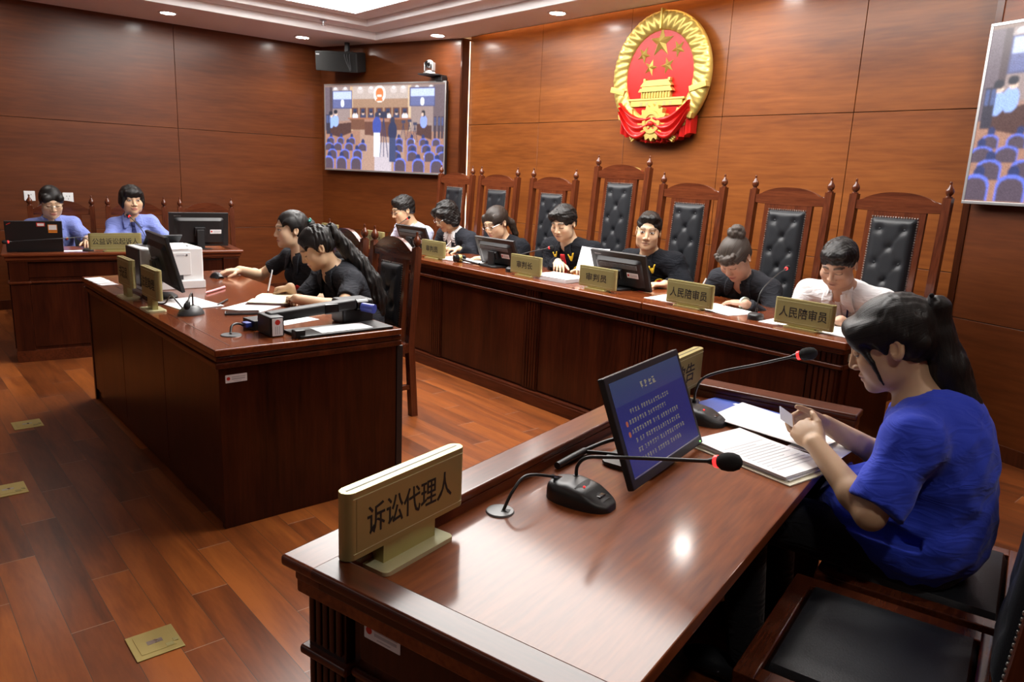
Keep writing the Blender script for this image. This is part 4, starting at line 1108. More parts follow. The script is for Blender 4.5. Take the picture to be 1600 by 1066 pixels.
for x, y in ((216, 80), (232, 78), (246, 84)):
    g.rect(x - 4, y - 6, x + 6, y, (52, 54, 80))
    for k in (-7, 0, 7): g.line(x, y, x + k, y + 34, 1.6, (52, 52, 76))
# rows of public seats with people
rs = random.Random(11)
def seat(x, y, w_, h_):
    g.ell(x, y + h_ * .35, w_ * .5, h_ * .45, (92, 108, 206)); g.rect(x - w_ / 2, y + h_ * .3, x + w_ / 2, y + h_, (92, 108, 206))
    g.ell(x, y + h_ * .42, w_ * .42, h_ * .38, (74, 60, 74)); g.rect(x - w_ * .42, y + h_ * .4, x + w_ * .42, y + h_, (74, 60, 74))
def person_back(x, y, s, c): g.ell(x, y + s * 1.5, s * 1.3, s * 1.1, c); g.ell(x, y, s * .62, s * .8, (36, 46, 92))
for r_, (y, w_, h_, xs) in enumerate(((108, 20, 14, (16, 44, 76, 206, 236, 268, 300)), (120, 24, 16, (10, 36, 68, 106, 204, 240, 276, 312)), (134, 27, 20, (20, 56, 92, 196, 240, 284, 318)), (150, 31, 26, (8, 46, 88, 208, 256, 302)))):
    for i, x in enumerate(xs):
        if rs.random() < .62: person_back(x + rs.uniform(-3, 3), y - 1, w_ * .32, rs.choice(((206, 216, 240), (58, 72, 130), (150, 164, 214), (36, 46, 88))))
        seat(x, y + 3, w_, h_)
g.rect(140, 120, 186, 180, (196, 196, 214), .55)
for x, c, t_, y0 in ((146, (52, 70, 150), (214, 220, 232), 60), (188, (32, 40, 74), (50, 60, 96), 70)):
    g.ell(x, y0 + 4, 6, 8, (40, 44, 70)); g.ell(x, y0 + 26, 12, 20, c)
    g.rect(x - 8, y0 + 40, x + 9, y0 + 90, t_)
for k in (-10, 0, 12): g.line(164, 66, 164 + k, 150, 2, (44, 48, 84))
g.rect(156, 56, 174, 70, (40, 42, 66))
for _i in range(2): im.a[1:-1, 1:-1] = (im.a[1:-1, 1:-1] * 2 + im.a[:-2, 1:-1] + im.a[2:, 1:-1] + im.a[1:-1, :-2] + im.a[1:-1, 2:]) / 6
_n = np.random.RandomState(4).normal(0, .035, im.a.shape[:2] + (1,)); im.a = np.clip((im.a * .96 + .012) * (1 + _n * 2.5), 0, 1)
TVW, TVH = 1.70, .945
def wall_tv(label, p0, p1, s0, zc):
    """s0 = distance of the screen's left edge from p0 along the wall"""
    d = (p1 - p0); d.z = 0; d.normalize(); c = p0 + d * (s0 + TVW / 2); a = math.atan2(d.y, d.x)
    nrm = Vector((d.y, -d.x, 0))
    t = thing('wall_screen', label, 'television', (c.x + nrm.x * .045, c.y + nrm.y * .045, zc), a)
    MB().box((-TVW / 2, -.03, -TVH / 2), (TVW / 2, .012, TVH / 2), .004).build('housing', BLACK, t)
    MB().box((-.3, .01, -.2), (.3, .046, .2)).build('wall_bracket', BLACK, t)
    f = MB(); e = .014
    for lo, hi in (((-TVW / 2 - .002, -TVH / 2 - .002), (TVW / 2 + .002, -TVH / 2 + e)), ((-TVW / 2 - .002, TVH / 2 - e), (TVW / 2 + .002, TVH / 2 + .002)), ((-TVW / 2 - .002, -TVH / 2 + e), (-TVW / 2 + e, TVH / 2 - e)), ((TVW / 2 - e, -TVH / 2 + e), (TVW / 2 + .002, TVH / 2 - e))):
        f.box((lo[0], -.034, lo[1]), (hi[0], -.026, hi[1]), .002)
    f.build('silver_frame', SILVER, t)
    raster_mesh('screen', im.a, TVW - 2 * e, TVH - 2 * e, SCR, t, T(0, -.0308, 0))
    return t
wall_tv('wall screen left of the emblem wall, showing the courtroom and its audience', LW0, LW1, .115, 1.88)
wall_tv('wall screen cut by the right picture edge, showing the courtroom picture', RW0, RW1, .01, 1.868)
# --- loudspeaker and tracking camera -----------------------------------------------------------
dW = (LW1 - LW0).normalized(); nW = Vector((dW.y, -dW.x, 0)); aW = math.atan2(dW.y, dW.x)
c = LW0 + dW * .50 + nW * .22
t = thing('loudspeaker', 'black wall loudspeaker hanging above the left wall screen', 'loudspeaker', (c.x, c.y, 2.565), aW + radians(14))
m = RX(radians(10)) @ RY(radians(3))
MB(m).box((-.25, -.10, -.10), (.25, .11, .10), .012, 3).build('cabinet', SPKB, t)
MB(m).prism([(-.24, 0), (.24, 0), (.24, .19), (-.24, .19)], 0, .004, T(0, -.1, -.095) @ RX(pi / 2)).build('grille', DGREY if False else FOAM, t)
MB(m).box((-.235, -.106, .062), (-.195, -.103, .075)).build('badge', SILVER, t)
MB().box((-.02, .10, -.03), (.02, .16, .03)).build('bracket', DGREY, t)
MB().box((.04, .02, .08), (.08, .06, .20)).build('ceiling_bracket', DGREY, t)
mb = MB(m)
for i in range(3): mb.tube(bez([(.10 + i * .03, -.02, .11), (.11 + i * .03, -.107, .08), (.13 + i * .02, -.108, .0), (.16 + i * .01, -.107, -.06), (.17, -.107, -.085)], 6), .005, 6)
mb.build('cable', DGREY, t)
c = LW0 + dW * (.115 + TVW - .16) + nW * .12
t = thing('tracking_camera', 'silver pan-tilt camera on a shelf above the left wall screen', 'camera', (c.x, c.y, 2.40), aW)
MB().prism([(-.09, .12), (.11, .12), (.11, -.02), (.03, -.11), (-.09, -.11)], 0, .014, None, .003).box((.03, .02, -.05), (.12, .12, 0), .004).build('shelf', BLACK, t)
MB().lathe([(0, .05), (.03, .05), (.06, .03), (.066, .014), (0, .014)], 28, T(0, -.03, 0)).build('base', SILVER, t)
for s in (-1, 1): MB().box((s * .05 - .008, -.055, .04), (s * .05 + .008, -.005, .125), .006).build('yoke_arm', SILVER, t)
MB().ell((0, -.03, .11), (.043, .048, .043)).build('head', SILVER, t)
MB(T(0, -.07, .108) @ RX(pi / 2)).lathe([(0, .016), (.024, .016), (.028, .01), (.03, -.01), (0, -.01)], 24).build('lens', BLACKG, t)
# --- the emblem ------------------------------------------------------------------------------
t = thing('national_emblem', 'large red and gold national emblem with stars and gate on the back wall', 'emblem', (-3.905, YB - .02, 2.245), 0)
EW, EH = .465, .475    # half axes of the wreath
ECZ = .0
D0 = -.10              # front depth of the ring (towards the room)
mb = MB().prism([(.40 * cos(2 * pi * i / 64), .42 * sin(2 * pi * i / 64)) for i in range(64)], .0, .075, RX(pi / 2), .004)
mb.build('red_field', RED, t)
# wreath: flattened torus with sheaf relief
def wreath(u, v):
    a = pi / 2 + 2 * pi * u; q = 2 * pi * v
    rx, rz_ = .395, .405
    side = cos(q); up = sin(q)
    rad = .075 * side
    rel_ = .007 * abs(sin(40 * pi * u * (1 if u < .5 else -1) + 1.6 * q)) + .0025 * sin(150 * pi * u) * max(0, side)
    dep = .058 + (.040 + rel_ * 1.6) * max(0, up) ** .7 - .058 * max(0, -up)
    return Vector(((rx + rad) * cos(a), -dep, (rz_ + rad) * sin(a)))
mb = MB()
n, k = 360, 20
V = [[mb.bm.verts.new(wreath(i / n, j / k)) for j in range(k)] for i in range(n)]
for i in range(n):
    for j in range(k): mb.bm.faces.new((V[i][j], V[(i + 1) % n][j], V[(i + 1) % n][(j + 1) % k], V[i][(j + 1) % k]))
wr = mb.build('wreath', GOLD, t, 60)
gr = MB()
for i in range(56):
    a = 2 * pi * i / 56
    if abs(a - 1.5 * pi) < .35 or i % 2: continue
    for rr_, s in ((.352, .017), (.385, .015)):
        gr.ell((0, 0, 0), (s * 1.25, .007, s * .6), T(rr_ * cos(a + (.05 if rr_ > .36 else 0)), -.1, (rr_ + .01) * sin(a + (.05 if rr_ > .36 else 0))) @ RY(-a + 1.2), 10, 6)
gr.bm.free()
for a in (195, -15, 225, -45, 90):      # binding bands
    a = radians(a); p = Vector((.395 * cos(a), -.1, .405 * sin(a)))
    MB(T(*p) @ RY(-a + (0 if abs(a - pi / 2) < .1 else (.5 if cos(a) < 0 else -.5)))).box((-.066, -.012, -.022 if a != radians(90) else -.008), (.085, .04, .022 if a != radians(90) else .008), .004).build('binding_band', GOLD, wr)
def star(r, x, z, rot=0):
    mb = MB(T(x, -.077, z) @ RY(rot)); bm = mb.bm; c = bm.verts.new((0, -.03 * (r / .1) ** .5, 0)); P = []
    for i in range(10):
        rr_ = r if i % 2 == 0 else r * .40; a = pi / 2 + i * pi / 5; P.append(bm.verts.new((rr_ * cos(a), 0, rr_ * sin(a))))
    for i in range(10): bm.faces.new((c, P[i], P[(i + 1) % 10]))
    bm.faces.new(list(reversed(P))); mb._t([c] + P)
    return mb.build('star', GOLD, t, 10)
star(.115, .0, .245)
for x, z, r_ in ((-.165, .165, .5), (.165, .185, -.5), (-.09, .065, .3), (.075, .07, -.3)): star(.066, x, z, r_)
g = MB()
g.box((-.265, -.095, -.225), (.265, -.07, -.165), .004).box((-.285, -.1, -.175), (.285, -.07, -.155), .003)
g.box((-.15, -.1, -.155), (.15, -.07, -.10), .003)
for i in range(11): g.box((-.145 + i * .0285, -.108, -.155), (-.138 + i * .0285, -.098, -.10))
g.prism([(-.175, -.10), (.175, -.10), (.155, -.07), (-.155, -.07)], .07, .115, RX(pi / 2)).box((-.145, -.105, -.07), (.145, -.07, -.052))
g.prism([(-.16, -.052), (.16, -.052), (.125, -.01), (-.125, -.01)], .07, .112, RX(pi / 2)).box((-.125, -.1, -.012), (.125, -.07, .002), .003)
for s in (-1, 1): g.box((s * .125 - .012, -.105, -.012), (s * .125 + .012, -.07, .018), .004)
gt = g.build('gate_building', GOLD, t); gt.location = (0, 0, -.035); gt.scale = (.96, 1, .86)
g = MB()
for x in (-.15, -.09, 0, .09, .15): g.box((x - .014, -.0965, -.222), (x + .014, -.0945, -.188))
g.build('gate_arches', GOLDP, gt)
g = MB(T(0, 0, -.355) @ RX(pi / 2))
P = []
for i in range(64):
    r_ = .142 if (i // 2) % 2 == 0 else .12
    a = 2 * pi * i / 64; P.append((r_ * cos(a), r_ * sin(a)))
g.prism(P, .06, .125, None, .002).lathe([(0, .1265), (.055, .1265), (.06, .135), (.085, .135), (.09, .125)], 40)
g.build('gear', GOLD, t)
# red drapery: two swags to the central knot and pleated tails
def swag(s):
    mb = MB()
    def f(u, v):
        x = s * (.01 + .33 * u); sag = -.335 - .075 * sin(pi * min(1, u * .95)) + .13 * u ** 1.7
        wd = .03 + .085 * sin(pi * min(1, u * .8 + .1))
        return Vector((x, -.125 - .014 * sin(v * 5 * pi) * (.4 + u) - .01 * sin(pi * u), sag - .02 + wd * (v - .5) * 1.5))
    return mb.grid(f, 30, 24, thick=(0, .03, 0)).build('swag', REDF, t, 60)
swag(-1); swag(1)
def tail(u, v):
    x = (u - .5) * .70; top = -.40 + .10 * abs(2 * u - 1) ** 1.5; bot = -.505 + .07 * abs(2 * u - 1) ** 2.2 + .006 * sin(u * 60)
    return Vector((x, -.085 - .012 * sin(u * 2 * pi * 13), top + (bot - top) * v))
MB().grid(tail, 150, 8, thick=(0, .075, 0)).build('pleated_drape', REDF, t, 60)
MB().ell((0, -.14, -.365), (.028, .018, .022)).build('knot', REDF, t)
for s in (-1, 1):
    g = MB()
    for i in range(3): g.box((-.10, -.115, -.022 + i * .017), (.105, -.09, -.010 + i * .017), .002)
    o = g.build('ribbon_stripes', GOLD, t); o.location = (s * .13, 0, -.43); o.rotation_euler = (0, s * radians(33), 0)
# ---------------------------------------------------------------- people
# Organic shapes are signed-distance solids melted together and meshed as one continuous surface.
def axis(lo, hi, h, zones=()):
    out = [lo]
    while out[-1] < hi:
        x = out[-1]; s = h
        for a, b, q in zones:
            if a <= x <= b: s = min(s, q)
            elif x < a < x + s: s = max(a - x, q)
        out.append(x + s)
    return np.array(out, dtype=np.float32)
class SDF:
    def __init__(s, xs, ys, zs):
        s.ax = (xs, ys, zs); s.F = np.full((len(xs), len(ys), len(zs)), 1.0, dtype=np.float32)
    def _sl(s, lo, hi):
        r = []
        for i in range(3):
            a = max(0, np.searchsorted(s.ax[i], lo[i]) - 1); b = min(len(s.ax[i]), np.searchsorted(s.ax[i], hi[i]) + 1)
            if b - a < 1: return None
            r.append(slice(a, b))
        return tuple(r)
    def op(s, fn, lo, hi, k=.01, sub=False):
        sl = s._sl(np.asarray(lo) - k - .012, np.asarray(hi) + k + .012)
        if sl is None: return
        X = s.ax[0][sl[0]][:, None, None]; Y = s.ax[1][sl[1]][None, :, None]; Z = s.ax[2][sl[2]][None, None, :]
        d = fn(X, Y, Z); a = s.F[sl]
        if sub:
            d = -d; h = np.clip(.5 - .5 * (a - d) / k, 0, 1); s.F[sl] = a * (1 - h) + d * h + k * h * (1 - h)
        else:
            h = np.clip(.5 + .5 * (a - d) / k, 0, 1); s.F[sl] = a * (1 - h) + d * h - k * h * (1 - h)
    def ell(s, c, r, R=None, k=.01, sub=False):
        c = np.asarray(c, float); r = np.asarray(r, float); R = np.eye(3) if R is None else np.asarray(R)
        ext = np.sqrt(((R * r[None, :]) ** 2).sum(1))
        def fn(X, Y, Z):
            x, y, z = X - c[0], Y - c[1], Z - c[2]
            u = [x * R[0, i] + y * R[1, i] + z * R[2, i] for i in range(3)]
            k0 = np.sqrt(sum((u[i] / r[i]) ** 2 for i in range(3))); k1 = np.sqrt(sum((u[i] / r[i] ** 2) ** 2 for i in range(3)))
            return (k0 * (k0 - 1) / np.maximum(k1, 1e-6)).astype(np.float32)
        s.op(fn, c - ext, c + ext, k, sub)
    def rc(s, a, b, ra, rb, k=.01, sub=False):
        a = np.asarray(a, float); b = np.asarray(b, float); d = b - a; L2 = max(d @ d, 1e-9); m = max(ra, rb)
        def fn(X, Y, Z):
            x, y, z = X - a[0], Y - a[1], Z - a[2]
            t = np.clip((x * d[0] + y * d[1] + z * d[2]) / L2, 0, 1)
            return (np.sqrt((x - t * d[0]) ** 2 + (y - t * d[1]) ** 2 + (z - t * d[2]) ** 2) - (ra + (rb - ra) * t)).astype(np.float32)
        s.op(fn, np.minimum(a, b) - m, np.maximum(a, b) + m, k, sub)
    def half(s, p, n, lo, hi, k=.006):
        """cut away everything on the +n side of point p, inside the box"""
        p = np.asarray(p, float); n = np.asarray(n, float) / np.linalg.norm(n)
        s.op(lambda X, Y, Z: (-((X - p[0]) * n[0] + (Y - p[1]) * n[1] + (Z - p[2]) * n[2])).astype(np.float32), lo, hi, k, True)
    def warp(s, fn, lo, hi):
        sl = s._sl(lo, hi)
        if sl is None: return
        X = s.ax[0][sl[0]][:, None, None]; Y = s.ax[1][sl[1]][None, :, None]; Z = s.ax[2][sl[2]][None, None, :]
        F = s.F[sl]; m = np.clip(1 - np.abs(F) / .05, 0, 1)
        s.F[sl] = F + fn(X, Y, Z) * m
    def mesh(s):
        F = s.F.copy(); F[0] = F[-1] = 1; F[:, 0] = F[:, -1] = 1; F[:, :, 0] = F[:, :, -1] = 1
        ins = F < 0; nx, ny, nz = F.shape
        cnt = np.zeros((nx - 1, ny - 1, nz - 1), np.int8)
        for i in (0, 1):
            for j in (0, 1):
                for k in (0, 1): cnt += ins[i:nx - 1 + i, j:ny - 1 + j, k:nz - 1 + k]
        act = np.argwhere((cnt > 0) & (cnt < 8)); n = len(act)
        idx = np.full(cnt.shape, -1, np.int32); idx[tuple(act.T)] = np.arange(n)
        P = np.zeros((n, 3)); C = np.zeros(n)
        for ax in range(3):
            o = [q for q in range(3) if q != ax]
            for a in (0, 1):
                for b in (0, 1):
                    q = act.copy(); q[:, o[0]] += a; q[:, o[1]] += b
                    q1 = q.copy(); q1[:, ax] += 1
                    f0 = F[tuple(q.T)]; f1 = F[tuple(q1.T)]; m = (f0 < 0) != (f1 < 0)
                    t = f0[m] / (f0[m] - f1[m])
                    for d in range(3):
                        x0 = s.ax[d][q[m, d]]; x1 = s.ax[d][q1[m, d]]
                        P[m, d] += x0 + (x1 - x0) * t
                    C[m] += 1
        P /= C[:, None]
        Q = []
        for ax in range(3):
            o1, o2 = [(1, 2), (2, 0), (0, 1)][ax]
            sl0 = [slice(None)] * 3; sl1 = [slice(None)] * 3; sl0[ax] = slice(0, -1); sl1[ax] = slice(1, None)
            e = np.argwhere(ins[tuple(sl0)] != ins[tuple(sl1)])
            e = e[(e[:, o1] > 0) & (e[:, o2] > 0) & (e[:, o1] < F.shape[o1] - 1) & (e[:, o2] < F.shape[o2] - 1)]
            c = []
            for a, b in ((-1, -1), (0, -1), (0, 0), (-1, 0)):
                q = e.copy(); q[:, o1] += a; q[:, o2] += b; c.append(idx[tuple(q.T)])
            q = np.stack(c, 1); fl = ~ins[tuple(e.T)]
            q[fl] = q[fl][:, ::-1]
            Q.append(q)
        return P, np.concatenate(Q)

def nrm(v): v = np.asarray(v, float); return v / np.linalg.norm(v)
def rotm(yaw, pitch, roll):
    return np.array(RZ(yaw).to_3x3() @ RX(pitch).to_3x3() @ RY(roll).to_3x3())
def wob(seed, lam, n=7, st=(1, 1, 1)):
    """smooth pseudo-noise as a sum of sines, about -1..1"""
    r = np.random.RandomState(seed); K = r.normal(size=(n, 3)); K /= np.linalg.norm(K, axis=1)[:, None]
    K = K * (2 * pi / lam) * r.uniform(.7, 1.5, (n, 1)) * np.array(st)[None]; ph = r.uniform(0, 7, n)
    return lambda X, Y, Z: sum(np.sin(K[i, 0] * X + K[i, 1] * Y + K[i, 2] * Z + ph[i]) for i in range(n)) / (n * .55)

SKIN = bpy.data.materials.new('skin'); SKIN.use_nodes = True
_b = SKIN.node_tree.nodes['Principled BSDF']; _a = SKIN.node_tree.nodes.new('ShaderNodeAttribute'); _a.attribute_name = 'Col'
SKIN.node_tree.links.new(_a.outputs['Color'], _b.inputs['Base Color'])
_b.inputs['Roughness'].default_value = .48; _b.inputs['Subsurface Weight'].default_value = .12
_b.inputs['Subsurface Radius'].default_value = (.010, .004, .002); _b.inputs['Subsurface Scale'].default_value = 1.0
_b.inputs['Specular IOR Level'].default_value = .4
def hair_mat(name, c0, c1, rough=.42):
    m = bpy.data.materials.new(name); m.use_nodes = True; nt = m.node_tree; N = nt.nodes; L = nt.links; b = N['Principled BSDF']
    a = N.new('ShaderNodeAttribute'); a.attribute_name = 'strand'
    mp = N.new('ShaderNodeMapping'); mp.inputs['Scale'].default_value = (80, .9, 1)
    nz = N.new('ShaderNodeTexNoise'); nz.inputs['Scale'].default_value = 1.6; nz.inputs['Detail'].default_value = 5
    L.new(a.outputs['Vector'], mp.inputs['Vector']); L.new(mp.outputs[0], nz.inputs['Vector'])
    cr = N.new('ShaderNodeValToRGB'); cr.color_ramp.elements[0].position = .35; cr.color_ramp.elements[0].color = c0
    cr.color_ramp.elements[1].position = .72; cr.color_ramp.elements[1].color = c1
    L.new(nz.outputs['Fac'], cr.inputs[0]); L.new(cr.outputs[0], b.inputs['Base Color'])
    b.inputs['Roughness'].default_value = rough; b.inputs['Specular IOR Level'].default_value = .3
    bp = N.new('ShaderNodeBump'); bp.inputs['Strength'].default_value = .5; bp.inputs['Distance'].default_value = .0025
    L.new(nz.outputs['Fac'], bp.inputs['Height']); L.new(bp.outputs[0], b.inputs['Normal'])
    return m
HAIRB = hair_mat('black_hair', (.004, .0035, .0035, 1), (.014, .0115, .0105, 1))
HAIRD = hair_mat('dark_brown_hair', (.008, .006, .005, 1), (.045, .028, .02, 1))
HAIRG = hair_mat('greying_brown_hair', (.014, .010, .008, 1), (.10, .075, .06, 1), .5)
def cloth(name, col, rough=.8, sheen=.12, weave=900, var=.08, wrinkle=.42):
    m = bpy.data.materials.new(name); m.use_nodes = True; nt = m.node_tree; N = nt.nodes; L = nt.links; b = N['Principled BSDF']
    tc = N.new('ShaderNodeTexCoord'); nz = N.new('ShaderNodeTexNoise'); nz.inputs['Scale'].default_value = 14; nz.inputs['Detail'].default_value = 4
    L.new(tc.outputs['Object'], nz.inputs['Vector'])
    hs = N.new('ShaderNodeHueSaturation'); hs.inputs['Color'].default_value = col
    mr = N.new('ShaderNodeMapRange'); mr.inputs[3].default_value = 1 - var; mr.inputs[4].default_value = 1 + var
    L.new(nz.outputs['Fac'], mr.inputs[0]); L.new(mr.outputs[0], hs.inputs['Value']); L.new(hs.outputs[0], b.inputs['Base Color'])
    n2 = N.new('ShaderNodeTexNoise'); n2.inputs['Scale'].default_value = weave; L.new(tc.outputs['Object'], n2.inputs['Vector'])
    bp = N.new('ShaderNodeBump'); bp.inputs['Strength'].default_value = .15; bp.inputs['Distance'].default_value = .001
    L.new(n2.outputs['Fac'], bp.inputs['Height'])
    mp = N.new('ShaderNodeMapping'); mp.inputs['Rotation'].default_value = (.4, .3, .5); mp.inputs['Scale'].default_value = (1, 1, 2.6); L.new(tc.outputs['Object'], mp.inputs['Vector'])
    n3 = N.new('ShaderNodeTexNoise'); n3.inputs['Scale'].default_value = 9; n3.inputs['Detail'].default_value = 2.5; n3.inputs['Distortion'].default_value = .9; L.new(mp.outputs[0], n3.inputs['Vector'])
    rg = N.new('ShaderNodeMath'); rg.operation = 'PINGPONG'; rg.inputs[1].default_value = .16; L.new(n3.outputs['Fac'], rg.inputs[0])
    b2 = N.new('ShaderNodeBump'); b2.inputs['Strength'].default_value = wrinkle; b2.inputs['Distance'].default_value = .05
    L.new(rg.outputs[0], b2.inputs['Height']); L.new(b2.outputs[0], bp.inputs['Normal']); L.new(bp.outputs[0], b.inputs['Normal'])
    b.inputs['Roughness'].default_value = rough; b.inputs['Sheen Weight'].default_value = sheen; b.inputs['Specular IOR Level'].default_value = .2
    return m
C_BLUE = cloth('royal_blue_cotton', (.026, .055, .54, 1), wrinkle=.22)
C_PALE = cloth('pale_blue_shirt_cotton', (.58, .62, .80, 1))
C_PROS = cloth('uniform_blue_shirt_cotton', (.19, .24, .58, 1))
C_WHITE = cloth('white_shirt_cotton', (.74, .74, .76, 1))
C_ROBE = cloth('black_robe_cloth', (.0065, .0075, .011, 1), .9, 0)
C_SUIT = cloth('charcoal_suit_cloth', (.016, .0175, .024, 1), .9, 0)
C_GREY = cloth('dark_grey_uniform_cloth', (.017, .018, .023, 1), .9, 0)
C_NAVY = cloth('navy_tie_silk', (.018, .022, .10, 1), .55)
C_TROU = cloth('black_trouser_cloth', (.008, .008, .010, 1), .9)
C_RED = cloth('red_tie_silk', (.52, .008, .012, 1), .5)
C_YEL = cloth('yellow_embroidery', (.80, .52, .02, 1), .5)
LENSG = bpy.data.materials.new('spectacle_lens'); LENSG.use_nodes = True
_g = LENSG.node_tree.nodes['Principled BSDF']; _g.inputs['Transmission Weight'].default_value = 1; _g.inputs['Roughness'].default_value = .02; _g.inputs['IOR'].default_value = 1.05

def add_head(S, c, R, female=False, wide=1.0, k=1.0):
    P = lambda x, y, z: np.asarray(c) + R @ (np.array((x * wide, y, z)) * k)
    E = lambda p, r, kk=.01, sub=False: S.ell(P(*p), np.array((r[0] * wide, r[1], r[2])) * k, R, kk, sub)
    E((0, .014, .034), (.074, .093, .080))
    E((0, -.020, -.030), (.064, .068, .082), .035)
    E((0, -.028, -.070), (.053 - .004 * female, .053, .044 - .003 * female), .03)
    E((0, -.070, -.098), (.021 - .003 * female, .018, .016), .028)
    for s in (-1, 1):
        E((s * .043, -.058, -.030), (.024, .022, .024), .025)
        E((s * .047, -.030, -.070), (.014, .026, .024), .03)
        E((s * .030, -.0985, .004), (.020, .013, .0125), .012, True)
    E((0, -.078, .024), (.047, .012, .010), .018)
    for s in (-1, 1): E((s * .0305, -.0745, .002), (.0155, .0145, .0125), .004)
    S.rc(P(0, -.083, .010), P(0, -.1055 + .003 * female, -.032), .0075 * k, .0105 * k, .012)
    for s in (-1, 1): E((s * .0135, -.0935, -.038), (.0085, .010, .0075), .007)
    E((0, -.0865, -.0615), (.023, .010, .0062), .006)
    E((0, -.0845, -.0735), (.0195, .010, .0070), .006)
    E((0, -.101, -.0672), (.024, .008, .0016), .003, True)
    for s in (-1, 1):
        Re = R @ np.array(RZ(s * radians(20)).to_3x3()) @ np.array(RX(radians(-12)).to_3x3())
        S.ell(P(s * .0765, .016, -.006), np.array((.0085, .0175, .0305)) * k, Re, .008)
        S.ell(P(s * .0835, .010, -.004), np.array((.006, .009, .017)) * k, Re, .004, True)
def head_color(V, c, R, base, female, look, brow=1.0, wide=1.0, lipc=None, k=1.0, hairc=(.012, .010, .010)):
    """natural colouring of a face: lips, brows, eyes, a little warmth on cheeks and nose"""
    q = ((V - np.asarray(c)) @ R) / k; x, y, z = q[:, 0] / wide, q[:, 1], q[:, 2]; ax_ = np.abs(x)
    col = np.tile(np.array(base[:3]), (len(V), 1)); front = (y < -.045) & (np.abs(z) < .13) & (ax_ < .09)
    def mix(w_, cc):
        w_ = (w_ * front)[:, None]; col[:] = col * (1 - w_) + np.array(cc) * w_
    g = lambda d: np.clip(1 - d, 0, 1)
    mix(.35 * np.exp(-(((ax_ - .042) / .02) ** 2 + ((z + .035) / .02) ** 2)), (base[0], base[1] * .72, base[2] * .68))
    mix(.25 * np.exp(-((x / .014) ** 2 + ((z + .036) / .016) ** 2)), (base[0], base[1] * .75, base[2] * .7))
    lip = lipc or ((.42, .13, .12) if female else (.38, .17, .14))
    mix(np.clip(1.35 - np.sqrt((x / .0235) ** 2 + ((z + .0675) / .0115) ** 2), 0, 1) * np.where(female, .85, .6), lip)
    mix(np.clip(1.6 - np.sqrt((x / .021) ** 2 + ((z + .0672) / .0022) ** 2), 0, 1) * .75, (.10, .03, .03))
    bz = .0265 + .004 * np.sin(np.clip((ax_ - .012) / .04, 0, 1) * pi) - .003 * np.clip((ax_ - .038) / .015, 0, 1)
    bw = np.where((ax_ > .011) & (ax_ < .053), 1, 0) * np.clip(1.5 - np.abs(z - bz) / (.0042 if female else .0055), 0, 1)
    mix(bw * (.7 if female else .85) * brow, hairc)
    ez = .0025
    if look == 'open':
        d = np.sqrt(((ax_ - .0305) / .0150) ** 2 + ((z - ez) / .0044) ** 2)
        mix(np.clip((1.15 - d) / .25, 0, 1), (.62, .58, .55))
        di = np.sqrt((ax_ - .0305) ** 2 + (z - ez) ** 2) / .0056
        mix(np.clip((1.15 - di) / .3, 0, 1) * (d < 1.15), (.012, .009, .008))
        lz = ez + .0050 * np.sqrt(np.clip(1 - ((ax_ - .0305) / .0165) ** 2, 0, 1))
        mix(np.clip(1.5 - np.abs(z - lz) / .0019, 0, 1) * (np.abs(ax_ - .0305) < .0172), (.03, .02, .018))
    else:
        lz = -.0030 - .0035 * np.sqrt(np.clip(1 - ((ax_ - .0305) / .0165) ** 2, 0, 1))
        mix(np.clip(1.5 - np.abs(z - lz) / .0022, 0, 1) * (np.abs(ax_ - .0305) < .0170), (.03, .02, .018))
    mix(np.clip(1.3 - np.sqrt(((ax_ - .008) / .0045) ** 2 + ((z + .0445) / .003) ** 2), 0, 1) * (y < -.08), (.10, .045, .035))
    return col

def add_hand(S, W, f, b, side, curl=(30, 34, 36, 40), sc=1.0, spread=1.0, thumb=(.6, .75, -.35), tc=25, k=.005):
    """W wrist, f towards the fingers, b back of the hand; side +1 left hand, -1 right hand"""
    f = nrm(f); b = np.asarray(b, float); b = nrm(b - f * (b @ f)); t = np.cross(f, b) * side
    W = np.asarray(W, float); Rm = np.stack([t, f, b], 1)
    S.ell(W + f * .048 * sc, np.array((.040, .054, .0145)) * sc, Rm, .012)
    S.ell(W + (f * .030 + t * .022 - b * .008) * sc, np.array((.018, .034, .013)) * sc, Rm, .012)
    base = ((.0295, .088), (.0095, .093), (-.0105, .089), (-.029, .080)); ln = (.071, .078, .072, .057)
    for i in range(4):
        p = W + (t * base[i][0] + f * base[i][1] - b * .001) * sc; d = nrm(f + t * base[i][0] * 3.2 * spread)
        a = 0; r = (.0092, .0095, .0090, .0080)[i] * sc
        S.rc(W + (t * base[i][0] * .7 + f * .05) * sc, p, .009 * sc, r * 1.08, .008)
        for j, fr in enumerate((.45, .31, .24)):
            a += radians(curl[i]) * (1.0, 1.15, .7)[j]
            dd = d * cos(a) - b * sin(a); q = p + dd * ln[i] * fr * sc; r2 = r * (.93, .88, .82)[j]
            S.rc(p, q, r, r2, .0022); p, r = q, r2
    p = W + (f * .026 + t * .030 - b * .006) * sc; th = nrm(f * thumb[0] + t * thumb[1] + b * thumb[2])
    q = p + th * .040 * sc; S.rc(p, q, .0125 * sc, .0105 * sc, .010)
    th2 = nrm(th + f * radians(tc) * 1.2 - t * radians(tc) * .9); q2 = q + th2 * .032 * sc; S.rc(q, q2, .0105 * sc, .0088 * sc, .003)
    S.rc(q2, q2 + nrm(th2 - b * .1) * .014 * sc, .0088 * sc, .0072 * sc, .003)

